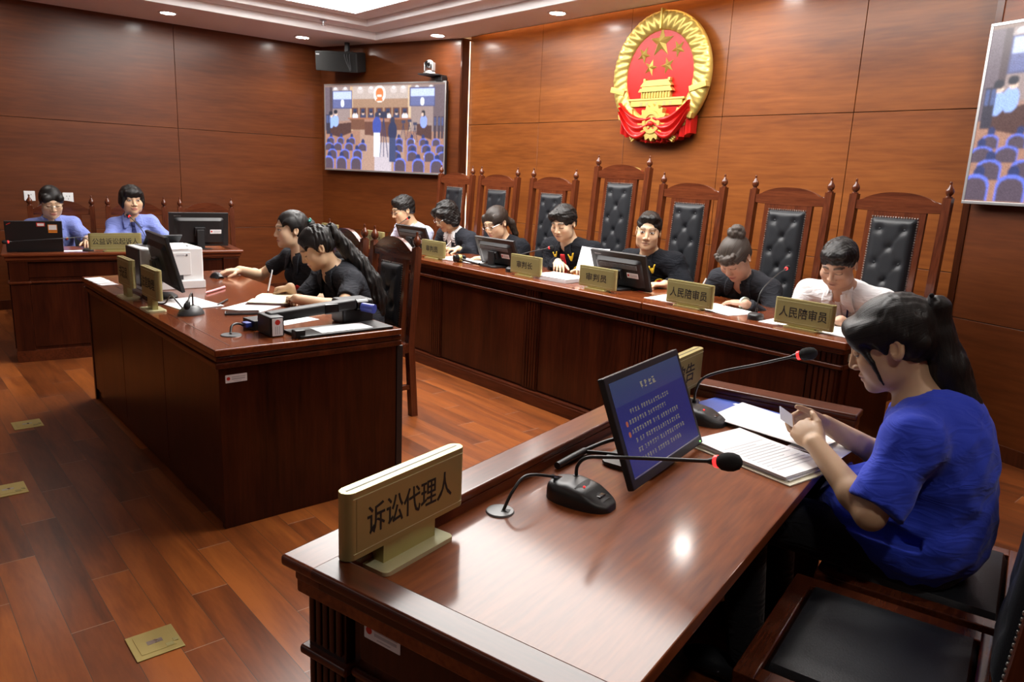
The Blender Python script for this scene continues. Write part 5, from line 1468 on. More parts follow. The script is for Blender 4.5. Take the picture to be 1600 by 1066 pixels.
def ik(A, B, l1, l2, pole):
    A = np.asarray(A, float); B = np.asarray(B, float); d = B - A; L_ = np.linalg.norm(d); u = d / L_
    L_ = min(L_, (l1 + l2) * .998); a = (l1 * l1 - l2 * l2 + L_ * L_) / (2 * L_); h = math.sqrt(max(0, l1 * l1 - a * a))
    p = np.asarray(pole, float); p = nrm(p - u * (p @ u))
    return A + u * a + p * h

def patch(bvh, O, ux, uz, fr, L_, R_, off, mat, name, parent, nx=6, ny=10, thick=.002):
    """a strip lying on the garment: left and right edges given in chest coordinates (a across, b up from O)"""
    def lerp(P, t):
        t = t * (len(P) - 1); i = min(int(t), len(P) - 2); return np.array(P[i]) * (1 - (t - i)) + np.array(P[i + 1]) * (t - i)
    V = []; N_ = []
    for j in range(ny + 1):
        l, r = lerp(L_, j / ny), lerp(R_, j / ny)
        for i in range(nx + 1):
            ab = l + (r - l) * i / nx
            o = O + ux * ab[0] + uz * ab[1] + fr * .5
            h = bvh.ray_cast(Vector(o), Vector(-fr))
            if h[0] is None: V.append(O + ux * ab[0] + uz * ab[1] + fr * .08); N_.append(fr)
            else: V.append(np.array(h[0])); N_.append(np.array(h[1]))
    V = np.array(V); N_ = np.array(N_); N_ = (N_ + fr * 1.0); N_ /= np.linalg.norm(N_, axis=1)[:, None]
    n = len(V); A = V + N_ * (off - .004); B = V + N_ * (off + thick); W_ = nx + 1
    Q = []
    for j in range(ny):
        for i in range(nx):
            a = j * W_ + i; Q.append((a + n, a + 1 + n, a + 1 + W_ + n, a + W_ + n)); Q.append((a, a + W_, a + 1 + W_, a + 1))
    for i in range(nx): Q.append((i, i + 1, i + 1 + n, i + n)); a = ny * W_ + i; Q.append((a + 1, a, a + n, a + 1 + n))
    for j in range(ny): a = j * W_; Q.append((a + W_, a, a + n, a + W_ + n)); a += nx; Q.append((a, a + W_, a + W_ + n, a + n))
    return mesh_obj(name, np_mesh(name, np.concatenate([A, B]), np.array(Q)), mat, parent)

def hair_strand(V, c, R, tie):
    """hair direction for the shader: angle about the axis through the tie point, distance from it"""
    q = (V - np.asarray(c)) @ R - np.asarray(tie)
    ang = np.arctan2(q[:, 0], q[:, 2] + 1e-6); r = np.linalg.norm(q, axis=1)
    return np.stack([ang * .35, r * 6, np.zeros(len(V))], 1)

def hair(kind, c, R, k, wide, parent, mat, tail=None, seed=1, wav=.0022):
    """c, R: head centre and axes in the person's space; tail: world-ish polyline of (point, radius) in the same space"""
    fine = .0034
    pts = [np.asarray(c)] + [np.asarray(p) for p, r in (tail or [])]
    lo = np.min(pts, 0) - .16; hi = np.max(pts, 0) + (.20 if kind == 'curlbun' else .16)
    S = SDF(axis(lo[0], hi[0], fine), axis(lo[1], hi[1], fine), axis(lo[2], hi[2], fine))
    P = lambda x, y, z: np.asarray(c) + R @ (np.array((x * wide, y, z)) * k)
    def E(p, r, kk=.01, sub=False, Rl=None): S.ell(P(*p), np.array((r[0] * wide, r[1], r[2])) * k, R if Rl is None else R @ Rl, kk, sub)
    tie = (0, .09, .05)
    n1 = wob(seed, .05); n2 = wob(seed + 9, .018)
    if kind in ('short', 'shortside', 'crop'):
        t = {'short': .014, 'shortside': .018, 'crop': .010}[kind]
        E((0, .018, .040), (.076 + t * .55, .093 + t * .7, .080 + t))
        E((0, .050, -.02), (.068, .052, .055), .02)
        if kind == 'shortside':
            E((-.018, -.058, .085), (.062, .036, .028), .02); E((-.058, -.050, .058), (.020, .032, .026), .015)
        else: E((0, -.050, .090), (.058, .034, .024), .02)
        fz = {'short': .067, 'shortside': .071, 'crop': .088}[kind]
        E((0, -.128, fz - .088), (.066, .085, .082), .006, True)
        for s in (-1, 1):
            E((s * .082, -.052, -.045), (.030, .046, .072), .006, True); E((s * .086, .012, -.030), (.022, .026, .040), .006, True)
            E((s * .06, .03, -.09), (.05, .06, .050), .008, True)
        E((0, .06, -.105), (.09, .09, .055), .01, True)
        tie = (.02, .03, .13)
        S.warp(lambda X, Y, Z: .0035 * n1(X, Y, Z) + .0022 * n2(X, Y, Z), lo, hi)
    elif kind == 'bob':
        E((0, .016, .035), (.090, .106, .093)); E((0, .03, -.02), (.092, .085, .072), .03)
        for s in (-1, 1): E((s * .070, -.020, -.005), (.020, .048, .066), .02)
        E((0, -.070, .060), (.066, .034, .036), .02)
        E((0, -.125, -.060), (.052, .085, .090), .006, True); E((0, -.03, -.135), (.12, .14, .060), .01, True)
        tie = (0, .02, .14)
        S.warp(lambda X, Y, Z: .0022 * n1(X, Y, Z), lo, hi)
    elif kind == 'wavy':
        E((0, .018, .036), (.088, .104, .092)); E((0, .04, -.03), (.088, .075, .080), .03)
        for s in (-1, 1):
            E((s * .074, -.018, .0), (.022, .05, .062), .02); E((s * .070, .02, -.062), (.030, .046, .046), .02)
        E((-.03, -.066, .060), (.050, .034, .034), .02); E((.045, -.066, .056), (.034, .032, .036), .02)
        E((.006, -.132, -.040), (.047, .085, .088), .006, True); E((0, -.06, -.16), (.10, .13, .06), .01, True)
        S.warp(lambda X, Y, Z: .006 * n1(X, Y, Z) + .003 * n2(X, Y, Z), lo, hi); tie = (.0, .02, .14)
    elif kind in ('tight', 'tightfringe', 'part', 'curlbun', 'lady'):
        t = .010
        E((0, .018, .036), (.078 + t * .3, .095 + t * .8, .082 + t * .9)); E((0, .05, -.015), (.066, .055, .050), .03)
        for s in (-1, 1): E((s * .066, -.018, .030), (.016, .050, .042), .02)
        fz = {'tight': .090, 'tightfringe': .060, 'part': .058, 'curlbun': .066, 'lady': .050}[kind]
        E((0, -.128, fz - .085), (.070 if kind == 'tight' else .063, .082, .086), .006, True)
        for s in (-1, 1):
            E((s * .078, -.060, -.045 + (.02 if kind == 'tight' else 0)), (.030, .046, .075), .006, True); E((s * .086, .012, -.022), (.024, .026, .034), .006, True)
            E((s * .07, .01, -.10), (.05, .06, .055), .008, True)
        E((0, .06, -.115), (.09, .09, .06), .01, True)
        if kind == 'part':
            for s in (-1, 1): E((s * .045, -.058, .052), (.036, .034, .036), .012)
            E((.004, -.135, -.026), (.054, .085, .088), .005, True)
        if kind == 'tightfringe':
            for s in (-1, 1): E((s * .058, -.052, .040), (.016, .030, .045), .012)
            E((-.055, -.068, -.005), (.010, .016, .040), .008)
        if kind == 'curlbun':
            rs_ = np.random.RandomState(seed)
            for i in range(46):
                a = rs_.uniform(-1, 1); E((a * .062, -.082 + .030 * a * a + rs_.uniform(-.012, .008), .056 + rs_.uniform(-.022, .026)), (.013, .012, .012), .006)
            for i in range(60):
                d = nrm(rs_.normal(size=3)); E((.012 + d[0] * .038, .075 + d[1] * .036, .118 + d[2] * .034), (.014, .013, .013), .008)
            E((.012, .075, .115), (.036, .034, .032), .02)
        if kind == 'lady':
            for s in (-1, 1):
                E((s * .054, -.056, .042), (.018, .034, .036), .02)
                S.rc(P(s * .058, -.074, .045), P(s * .069, -.048, -.025), .011 * k, .0065 * k, .012); S.rc(P(s * .069, -.048, -.025), P(s * .064, -.040, -.088), .0065 * k, .0042 * k, .004)
            E((0, -.078, .064), (.055, .024, .026), .02); E((.0, -.145, -.04), (.045, .085, .085), .005, True)
        S.warp(lambda X, Y, Z: .0008 * n1(X, Y, Z), lo, hi)
    if tail:
        for i in range(len(tail) - 1):
            (a, ra), (b, rb) = tail[i], tail[i + 1]; S.rc(a, b, ra, rb, .012 if i else .006)
        tl = np.array([p for p, r in tail]); tlo = tl.min(0) - .09; thi = tl.max(0) + .09
        n3 = wob(seed + 3, .03, 9, (1.6, 1.6, .35)); S.warp(lambda X, Y, Z: wav * n3(X, Y, Z), tlo, thi)
    V, Q = S.mesh(); st = hair_strand(V, c, R, tie)
    if tail:      # below the tie the strands follow the tail
        T0 = np.asarray(tail[0][0]); T1 = np.asarray(tail[min(2, len(tail) - 1)][0]); d = nrm(np.asarray(tail[-1][0]) - T0)
        D = np.min(np.stack([np.linalg.norm(np.cross(V - np.asarray(a), nrm(np.asarray(b) - np.asarray(a))), axis=1) + 9 * (((V - np.asarray(a)) @ nrm(np.asarray(b) - np.asarray(a)) < -.01) | ((V - np.asarray(a)) @ nrm(np.asarray(b) - np.asarray(a)) > np.linalg.norm(np.asarray(b) - np.asarray(a)) + .02)) for (a, _), (b, _) in zip(tail, tail[1:])]), 0)
        m = (D < max(r for _, r in tail) * 1.35) & ((V - T0) @ d > .0)
        s1 = nrm(np.cross(d, (0.31, .2, .9))); s2 = np.cross(d, s1)
        st[m] = np.stack([((V - T0) @ s1) * 4 + 5, (V - T0) @ d * 2, ((V - T0) @ s2) * 320], 1)[m]
    return mesh_obj('hair', np_mesh('hair', V, Q, strand=st), mat, parent)

def person(label, root, rz, hc, yaw=0, pitch=0, roll=0, wl=None, wr=None, hl=None, hr=None, top='robe', topmat=None, skin=(.58, .36, .25), female=False, hairkind='short', hairmat=None, tail=None,
           look='down', seat=.46, P=None, N=None, sh=.185, hunch=.03, wide=1.0, hk=1.0, bulk=1.0, sleeve=None, coarse=.0062, fine=.0032, glasses=None, brow=1.0, legs=True, poleL=(.55, .35, -.8), poleR=(-.55, .35, -.8),
           feet_back=.0, lipc=None, handsc=None, cuff=False, tw=0.0, seed=3, knee=(.43, .07), extra=None, wav=.0022, name='person', l1=.275, l2=.245, foldamp=1.0):
    t = thing(name, label, 'person', (root[0], root[1], 0), rz)
    M_ = np.array(RZ(-rz).to_3x3())
    def loc(p): return M_ @ (np.asarray(p, float) - np.array((root[0], root[1], 0)))
    def locd(d): return nrm(M_ @ np.asarray(d, float))
    hcl = loc(hc); R = rotm(yaw, pitch, roll)
    P_ = np.array((0, 0, seat + .085)) if P is None else np.asarray(P, float)
    N_ = hcl + R @ np.array((0, .035, -.06)) + np.array((0, .03, -.095)) if N is None else np.asarray(N, float)
    wv = nrm(N_ - P_); sx = np.array((cos(tw), sin(tw), 0)); sx = nrm(sx - wv * (sx @ wv)); fr = np.cross(sx, wv); bk = -fr
    Lt = np.linalg.norm(N_ - P_); Bm = np.stack([sx, bk, wv], 1)
    ctr = lambda s: P_ + wv * Lt * s + bk * hunch * 4 * s * (1 - s)
    SL = N_ + sx * sh - wv * .055 + bk * .005; SR = N_ - sx * sh - wv * .055 + bk * .005
    WL = loc(wl); WR = loc(wr)
    EL = ik(SL, WL, l1, l2, poleL); ER = ik(SR, WR, l1, l2, poleR)
    hs = handsc or (.90 if female else .97)
    fl, bl, cl = (hl or {}).get('f', (0, -1, 0)), (hl or {}).get('b', (0, 0, 1)), (hl or {}).get('curl', (22, 24, 26, 30))
    fr_, br, cr = (hr or {}).get('f', (0, -1, 0)), (hr or {}).get('b', (0, 0, 1)), (hr or {}).get('curl', (22, 24, 26, 30))
    if not (hl or {}).get('local'): fl, bl = locd(fl), locd(bl)
    if not (hr or {}).get('local'): fr_, br = locd(fr_), locd(br)
    # ---- skin: one continuous body
    pts = np.array([hcl + R @ np.array(q) for q in ((0, -.12, 0), (0, .12, 0), (0, 0, .12), (0, 0, -.12))] + [WL, WR, EL, ER, SL, SR, P_ + (0, .14, -.1), P_ + (.2, -.1, -.1), P_ + (-.2, -.1, -.1), WL + np.asarray(fl) * .2, WR + np.asarray(fr_) * .2, P_ + (0, -.6, 0)])
    lo = pts.min(0) - .07; hi = pts.max(0) + .05; lo[2] = -.01 if legs else seat - .05
    zx = [[hcl[i] - .115, hcl[i] + .115, fine] for i in range(3)]
    for W_, f_ in ((WL, fl), (WR, fr_)):
        a = W_ + np.asarray(f_) * .09
        for i in range(3): zx[i:i + 1] if False else None
    def ax_(i):
        z = [tuple(zx[i])]
        for W_, f_ in ((WL, np.asarray(fl)), (WR, np.asarray(fr_))):
            a, b = sorted((W_[i], (W_ + f_ * .17)[i])); z.append((a - .045, b + .045, .0042))
        h = coarse
        if i == 2 and legs: z.append((seat - .02, hi[2], coarse)); h = .014
        return axis(lo[i], hi[i], h, z)
    S = SDF(ax_(0), ax_(1), ax_(2))
    add_head(S, hcl, R, female, wide, hk)
    nb = hcl + R @ (np.array((0, .022, -.055)) * hk)
    S.rc(nb, N_ - wv * .02, (.046 if female else .053) * hk, .056 if female else .062, .02)
    b_ = .92 * bulk
    S.ell(P_, np.array((.165, .115, .115)) * bulk, Bm, .04)
    S.ell(ctr(.35), np.array((.135, .095, .15)) * b_, Bm, .06)
    S.ell(ctr(.68), np.array((.150, .098, .155)) * b_, Bm, .06)
    for Sx, Ex, Wx in ((SL, EL, WL), (SR, ER, WR)):
        S.rc(N_ - wv * .03, Sx, .045, .045, .04)
        ra = .043 if female else .048
        S.rc(Sx, Ex, ra, ra * .80, .03); mid = Ex * .72 + Wx * .28
        S.rc(Ex, mid, ra * .80, ra * .84, .015); S.rc(mid, Wx, ra * .84, .025 if female else .028, .015)
    add_hand(S, WL, fl, bl, 1, cl, hs, **{q: v for q, v in (hl or {}).items() if q in ('thumb', 'tc', 'spread')})
    add_hand(S, WR, fr_, br, -1, cr, hs, **{q: v for q, v in (hr or {}).items() if q in ('thumb', 'tc', 'spread')})
    hips = [P_ + sx * s * .085 + np.array((0, 0, -.01)) for s in (1, -1)]
    kn = [P_ + np.array((s * (.085 + knee[1]), -knee[0], .0)) for s in (1, -1)]; an = [q + np.array((0, .05 + feet_back, -(q[2] - .085))) for q in kn]
    if legs:
        for h_, k_, a_ in zip(hips, kn, an):
            S.rc(h_, k_, .078, .054, .03); S.rc(k_, k_ * .6 + a_ * .4, .052, .050, .02); S.rc(k_ * .6 + a_ * .4, a_, .050, .034, .02)
            S.ell(a_ + np.array((0, -.07, -.045)), (.042, .115, .034), None, .03)
    V, Q = S.mesh()
    col = head_color(V, hcl, R, skin, female, look, brow, wide, lipc, hk)
    low = V[:, 2] < .11; col[low] = (.01, .01, .011)
    q_ = np.minimum(np.linalg.norm(V - (WL + np.asarray(fl) * .1), axis=1), np.linalg.norm(V - (WR + np.asarray(fr_) * .1), axis=1))
    wgt = np.clip(1 - q_ / .1, 0, 1)[:, None] * .25; col = col * (1 - wgt) + np.array((skin[0], skin[1] * .82, skin[2] * .78)) * wgt
    body = mesh_obj('body', np_mesh('body', V, Q, np.c_[col, np.ones(len(col))]), SKIN, t)
    # ---- garment
    G = SDF(axis(lo[0], hi[0], .0062), axis(lo[1], hi[1], .0062), axis(seat - .03, hi[2], .0062))
    inf = {'tshirt': .020, 'shirt': .011, 'suit': .014, 'robe': .022, 'uniform': .012}[top]
    G.ell(P_ + wv * .03, np.array((.175, .125, .115)) * bulk + inf, Bm, .04)
    G.ell(ctr(.35), np.array((.142, .105, .155)) * b_ + inf, Bm, .07)
    G.ell(ctr(.68), np.array((.158, .106, .158)) * b_ + inf, Bm, .06)
    if top == 'tshirt':
        G.ell(P_ + fr * .12 + np.array((0, 0, .06)), np.array((.170, .140, .120)) * bulk, None, .08)
    if female:
        for s in (-1, 1): G.ell(ctr(.60) + sx * s * .066 + fr * (.086 * b_), np.array((.062, .05, .062)) + inf * .4, Bm, .035)
    sl = sleeve if sleeve is not None else {'tshirt': .78, 'shirt': 2, 'suit': 2, 'robe': 2, 'uniform': .72}[top]
    G.rc(SL, SR, .045 + inf, .045 + inf, .05)
    for Sx in (SL, SR): G.rc(N_ - wv * .035 + bk * .01, Sx, .040 + inf * .6, .046 + inf * .8, .04)
    tv, tq = G.mesh()
    bvh = BVHTree.FromPolygons([tuple(p) for p in tv], [tuple(q) for q in tq])
    for Sx, Ex, Wx in ((SL, EL, WL), (SR, ER, WR)):
        ra = (.043 if female else .048) + inf * .85
        if sl <= 1:
            e = Sx + (Ex - Sx) * sl; G.rc(Sx, e, ra, ra * (1.12 if top == 'tshirt' else 1.0), .03)
            d = nrm(Ex - Sx)
            G.half(e - d * .004, d, e - .09, e + .09 + d * .03, .004)
        else:
            G.rc(Sx, Ex, ra * 1.03, ra * .93, .03)
            e = Ex + (Wx - Ex) * .93
            G.rc(Ex, e, ra * .93, (.040 if top != 'robe' else .058), .02)
            d = nrm(Wx - Ex); G.half(e, d, e - .085, e + .085 + d * .05, .004)
    # neckline
    nd_ = nrm(hcl - N_)
    if top == 'tshirt':
        G.ell(N_ + wv * .030 + fr * .020, (.082, .085, .058), Bm, .008, True)
    else:
        na_ = nrm(nd_ * .35 + wv * .65); G.rc(N_ + na_ * .022 + fr * .006, N_ + na_ * .13, .050, .078, .008, True)
        if top in ('uniform', 'suit'):
            for i in range(5): G.ell(N_ + fr * (.070 + .006 * i) - wv * (.0 + .022 * i), (.034 - .006 * i, .045, .026), Bm, .008, True)
    f1 = wob(seed, .16, 9, (1, 1, 1.3)); f2 = wob(seed + 5, .07, 9)
    amp = {'tshirt': 1.0, 'shirt': .8, 'suit': .55, 'robe': .9, 'uniform': .6}[top] * foldamp
    G.warp(lambda X, Y, Z: (amp * (.0065 * (np.abs(f1(X, Y, Z)) - .35) + .0028 * f2(X, Y, Z))).astype(np.float32), lo, hi)
    gv, gq = G.mesh()
    nm = {'tshirt': 't_shirt', 'shirt': 'shirt', 'suit': 'jacket', 'robe': 'robe', 'uniform': 'uniform_top'}[top]
    gar = mesh_obj(nm, np_mesh(nm, gv, gq), topmat, t)
    # ---- trousers
    if legs:
        T_ = SDF(axis(lo[0], hi[0], .009), axis(lo[1], hi[1], .009), axis(.03, seat + .24, .009))
        T_.ell(P_ - np.array((0, -.005, .0)), np.array((.170, .122, .112)) * bulk, Bm, .03)
        for h_, k_, a_ in zip(hips, kn, an):
            T_.rc(h_, k_, .090, .068, .03); T_.rc(k_, a_ + np.array((0, 0, .02)), .066, .050, .02); T_.half(a_ + np.array((0, 0, .0)), (0, 0, -1), a_ - .08, a_ + .08, .004)
        v2, q2 = T_.mesh(); mesh_obj('trousers', np_mesh('trousers', v2, q2), C_TROU, t)
        for a_ in an:
            sh_ = SDF(axis(a_[0] - .07, a_[0] + .07, .006), axis(a_[1] - .22, a_[1] + .09, .006), axis(-.005, .13, .006))
            sh_.ell(a_ + np.array((0, -.085, -.045)), (.046, .095, .036), None, .02); sh_.ell(a_ + np.array((0, .0, -.04)), (.038, .055, .044), None, .03); sh_.half((a_[0], a_[1], .006), (0, 0, -1), (a_[0] - .1, a_[1] - .25, -.03), (a_[0] + .1, a_[1] + .1, .01), .003)
            v2, q2 = sh_.mesh(); mesh_obj('shoe', np_mesh('shoe', v2, q2), LEATHER, t)
    # ---- hair
    tl = None
    if tail: tl = [(hcl + R @ np.array(p) if m_ == 'h' else loc(p), r) for p, r, m_ in tail]
    if hairkind: hair(hairkind, hcl, R, hk, wide, t, hairmat or HAIRB, tl, seed, wav)
    ctx = dict(t=t, gar=gar, bvh=bvh, N=N_, sx=sx, w=wv, fr=fr, hc=hcl, R=R, hk=hk, wide=wide, loc=loc, WL=WL, WR=WR, EL=EL, ER=ER, nd=nd_, SL=SL, SR=SR, bk=bk, fl=np.asarray(fl), frr=np.asarray(fr_), P=P_)
    if glasses: spectacles(ctx, glasses)
    return ctx
def hp(c, x, y, z): return c['hc'] + c['R'] @ (np.array((x * c['wide'], y, z)) * c['hk'])
def spectacles(c, mat, wdt=.047, hgt=.026, full=True):
    fr_ = MB()
    for s in (-1, 1):
        ring = [hp(c, s * .0335 + wdt / 2 * cos(a) * 1.0, -.104 + .006 * abs(cos(a)), -.003 + hgt / 2 * (abs(sin(a)) ** .7) * (1 if sin(a) > 0 else -1)) for a in np.linspace(0, 2 * pi, 25)]
        fr_.tube(ring, .0013, 6)
        fr_.tube([hp(c, s * .057, -.098, .004), hp(c, s * .078, -.05, .006), hp(c, s * .083, .012, .008), hp(c, s * .081, .03, -.012)], .0013, 6)
    fr_.tube([hp(c, -.011, -.105, .001), hp(c, 0, -.109, .003), hp(c, .011, -.105, .001)], .0013, 6)
    g = fr_.build('spectacles', mat, c['t'])
    for s in (-1, 1):
        l = MB(); P_ = [hp(c, s * .0335 + wdt / 2 * .97 * cos(a), -.1035 + .006 * abs(cos(a)), -.003 + hgt / 2 * .95 * (abs(sin(a)) ** .7) * (1 if sin(a) > 0 else -1)) for a in np.linspace(0, 2 * pi, 25)[:-1]]
        f_ = c['R'] @ np.array((0, .0008, 0)); a_ = [l.bm.verts.new(p) for p in P_]; b_ = [l.bm.verts.new(p + f_) for p in P_]
        l.bm.faces.new(a_); l.bm.faces.new(list(reversed(b_)))
        for i in range(24): l.bm.faces.new((a_[i], b_[i], b_[(i + 1) % 24], a_[(i + 1) % 24]))
        l.build('lens', LENSG, g)
def P2(c, L_, R_, mat, name, off=.001, thick=.002, nx=6, ny=10, par=None):
    return patch(c['bvh'], c['N'], c['sx'], c['w'], c['fr'], L_, R_, off + .003, mat, name, par or c['gar'], nx, ny, thick)
def collar(c, mat, spread=.055, drop=.085, stand=.030, rad=.056, lift=.0):
    """standing band round the neck plus two pointed leaves"""
    N_, sx, fr, nd_ = c['N'], c['sx'], c['fr'], nrm(c['nd'] * .6 + c['w'] * .4)
    mb = MB()
    u_ = nrm(sx - nd_ * (sx @ nd_)); v_ = np.cross(nd_, u_)   # v_ points to the back
    C0 = N_ + fr * .008 + nd_ * (.006 + lift)
    def f(u, v):
        a = radians(-62 + 304 * u); r = rad + .006 - .008 * v
        return Vector(C0 + u_ * r * cos(a) * 1.02 + v_ * r * sin(a) * .98 + nd_ * (stand * (v - .25) + .006 * sin(a)))
    mb.grid(f, 40, 5)
    def leaf_band(u, v):
        a = radians(-50 + 280 * u); r = rad + .004 + .017 * v
        return Vector(C0 + u_ * r * cos(a) * 1.02 + v_ * r * sin(a) * .98 + nd_ * (stand * .78 - .030 * v + .006 * sin(a)))
    mb.grid(leaf_band, 40, 5)
    o = mb.build('collar', mat, c['gar'], 60)
    for s in (-1, 1):
        P2(c, [(s * .018, -.002), (s * .022, -.030), (s * spread, -drop)], [(s * .066, .018), (s * .078, -.02), (s * (spread + .012), -drop + .004)], mat, 'collar_leaf', .010, .002, 5, 8, o)
    return o
def disc_patch(c, a, b, r, mat, name, off=.003, th=.002, par=None):
    L_ = [(a - r * sin(pi * i / 8), b + r * cos(pi * i / 8)) for i in range(9)]; R_ = [(a + r * sin(pi * i / 8), b + r * cos(pi * i / 8)) for i in range(9)]
    return P2(c, L_, R_, mat, name, off, th, 6, 16, par)
def court_robe_marks(c, tie=True, badge=True, cuffmark=False):
    for s in (-1, 1):
        a = s * .078
        v = P2(c, [(a - .024, -.045), (a - .003, -.092)], [(a - .014, -.045), (a + .006, -.092)], C_YEL, 'collar_embroidery', .012, .0015, 3, 8)
        P2(c, [(a + .020, -.035), (a - .004, -.092)], [(a + .030, -.035), (a + .006, -.092)], C_YEL, 'embroidery_stroke', .012, .0015, 3, 8, v)
        P2(c, [(a - .002, -.056), (a - .002, -.078)], [(a + .006, -.056), (a + .006, -.078)], C_YEL, 'embroidery_stroke', .012, .0015, 2, 4, v)
    if tie:
        tp = P2(c, [(-.020, -.050), (-.026, -.12), (-.040, -.30)], [(.020, -.050), (.026, -.12), (.036, -.30)], C_RED, 'red_front_panel', .006, .003, 6, 14)
        for b in (-.13, -.21): disc_patch(c, 0, b, .008, BRASS, 'button', .010, .003, tp)
    if badge:
        d = disc_patch(c, .105, -.165, .030, C_YEL, 'chest_badge', .004, .002)
        disc_patch(c, .105, -.165, .021, C_RED, 'badge_emblem', .007, .001, d); disc_patch(c, .105, -.170, .009, C_YEL, 'badge_emblem', .009, .001, d)
def tie(c, mat, top=-.03, ln=.30, w0=.014, w1=.035):
    k = P2(c, [(-.017, top), (-.010, top - .035)], [(.017, top), (.010, top - .035)], mat, 'tie_knot', .010, .006, 4, 6)
    P2(c, [(-.010, top - .032), (-w1 * .75, top - ln * .6), (-w1, top - ln)], [(.010, top - .032), (w1 * .75, top - ln * .6), (w1, top - ln)], mat, 'tie_blade', .006, .003, 6, 14, k)
def placket(c, mat, top=-.02, ln=.36):
    p = P2(c, [(-.013, top), (-.013, top - ln)], [(.017, top), (.017, top - ln)], mat, 'button_placket', .001, .0015, 3, 16)
    for i in range(4): disc_patch(c, .002, top - .05 - i * .08, .005, PAPER, 'button', .003, .0015, p)
# ---- the twelve people
SK1, SK2, SK3 = (.58, .385, .245), (.52, .335, .20), (.62, .43, .285)
# 1 man with glasses, far left of the bench
c = person('man with glasses in a pale blue shirt at the far left of the bench', (-5.78, 3.98), 0, (-5.78, 3.727, 1.091), yaw=radians(-14), pitch=radians(18),
           wl=(-5.60, 3.60, .825), wr=(-5.98, 3.62, .825), hl=dict(f=(-.8, -.5, 0), curl=(30, 30, 30, 32)), hr=dict(f=(.6, -.7, 0)), top='shirt', topmat=C_PALE, skin=SK2, hairkind='short', glasses=BLACK, look='down', wide=1.06, bulk=1.05, sleeve=.86, sh=.195, seed=1)
collar(c, C_PALE); placket(c, C_PALE)
# 2 woman in suit
c = person('woman with glasses in a charcoal suit and white collar at the bench', (-5.15, 4.0), 0, (-5.15, 3.746, 1.082), yaw=radians(-8), pitch=radians(30),
           wl=(-4.92, 3.60, .825), wr=(-5.32, 3.60, .825), hl=dict(f=(-.7, -.7, 0)), hr=dict(f=(.7, -.6, 0)), top='suit', topmat=C_SUIT, skin=SK2, female=True, hairkind='wavy', glasses=CHROME, look='down', sh=.175, seed=2)
p_ = P2(c, [(-.045, .012), (-.03, -.08), (-.012, -.22)], [(.045, .012), (.03, -.08), (.012, -.22)], C_WHITE, 'shirt_front', .004, .002, 8, 12)
collar(c, C_WHITE, .07, .09)
for s in (-1, 1): P2(c, [(s * .05, .02), (s * .026, -.10), (s * .008, -.24)], [(s * .085, .0), (s * .095, -.10), (s * .02, -.25)], C_SUIT, 'lapel', .009, .003, 5, 12)
# 3 bespectacled woman judge
c = person('woman with glasses in a black robe with yellow marks, behind the second monitor', (-4.44, 3.98), 0, (-4.44, 3.702, 1.078), yaw=radians(6), pitch=radians(22), roll=radians(-3),
           wl=(-4.34, 3.53, .826), wr=(-4.88, 3.68, .835), hl=dict(f=(-.55, -.6, -.05)), hr=dict(f=(-.35, -.8, -.1), curl=(48, 50, 52, 55)), top='robe', topmat=C_ROBE, skin=SK1, female=True, hairkind='tightfringe', hairmat=HAIRD, glasses=CHROME, look='down', sh=.17, seed=3,
           tail=[((.0, .10, .0), .026, 'h'), ((.02, .135, -.06), .03, 'h'), ((.03, .14, -.15), .022, 'h'), ((.03, .13, -.21), .008, 'h')])
court_robe_marks(c, False, False)
pen('pen held by the bespectacled woman in the black robe', (-4.93, 3.56, .818), (-4.86, 3.585, .90), WHITEP, BLACK)
# 4 presiding judge
c = person('presiding judge in a black robe with a red front panel, reading in the middle', (-3.73, 3.99), 0, (-3.73, 3.723, 1.128), yaw=radians(12), pitch=radians(20),
           wl=(-3.40, 3.60, .845), wr=(-3.70, 3.66, .86), hl=dict(f=(.5, -.6, .25), curl=(40, 42, 44, 46)), hr=dict(f=(.75, -.65, -.08)), top='robe', topmat=C_ROBE, skin=SK3, hairkind='shortside', hk=.95, look='down', wide=1.06, bulk=1.06, sh=.205, seed=4)
court_robe_marks(c)
collar(c, C_ROBE, .08, .06, .022)
# 5 man looking at camera
c = person('man in a black robe looking at the camera, behind the large bench monitor', (-3.09, 4.07), 0, (-3.09, 3.861, 1.122), yaw=radians(34), pitch=radians(4), roll=radians(3),
           wl=(-2.80, 3.70, .825), wr=(-3.30, 3.70, .825), hl=dict(f=(-.4, -.8, 0)), hr=dict(f=(.4, -.8, 0)), top='robe', topmat=C_ROBE, skin=SK1, hairkind='crop', look='open', sh=.185, seed=5, brow=.8, wide=.98)
court_robe_marks(c)
collar(c, C_ROBE, .08, .06, .022)
# 6 woman with bun
c = person('older woman with a curly hair bun in a dark jacket, bent over her papers', (-2.36, 4.03), 0, (-2.325, 3.685, 1.042), yaw=radians(2), pitch=radians(42), roll=radians(-4),
           wl=(-2.10, 3.475, .832), wr=(-2.46, 3.60, .832), handsc=1.0, hl=dict(f=(-.95, .16, -.02), curl=(12, 12, 14, 18)), hr=dict(f=(.3, -.85, -.05), curl=(45, 48, 50, 52)), top='suit', topmat=C_GREY, skin=(.50, .30, .21), female=True, hairkind='curlbun', hairmat=HAIRG, look='down', sh=.160, seed=6, hunch=.05)
collar(c, C_GREY, .075, .10)
tag(MB(T(*Vector((-2.115, 3.488, .832)))).lathe([(.031, -.007), (.034, -.007), (.034, .007), (.031, .007)], 24, RZ(radians(-18)) @ RY(pi / 2)).build('jade_bangle', pmat('pale_jade', (.45, .55, .47, 1), .25)), 'pale jade bangle on the wrist of the woman with the hair bun', 'bracelet')
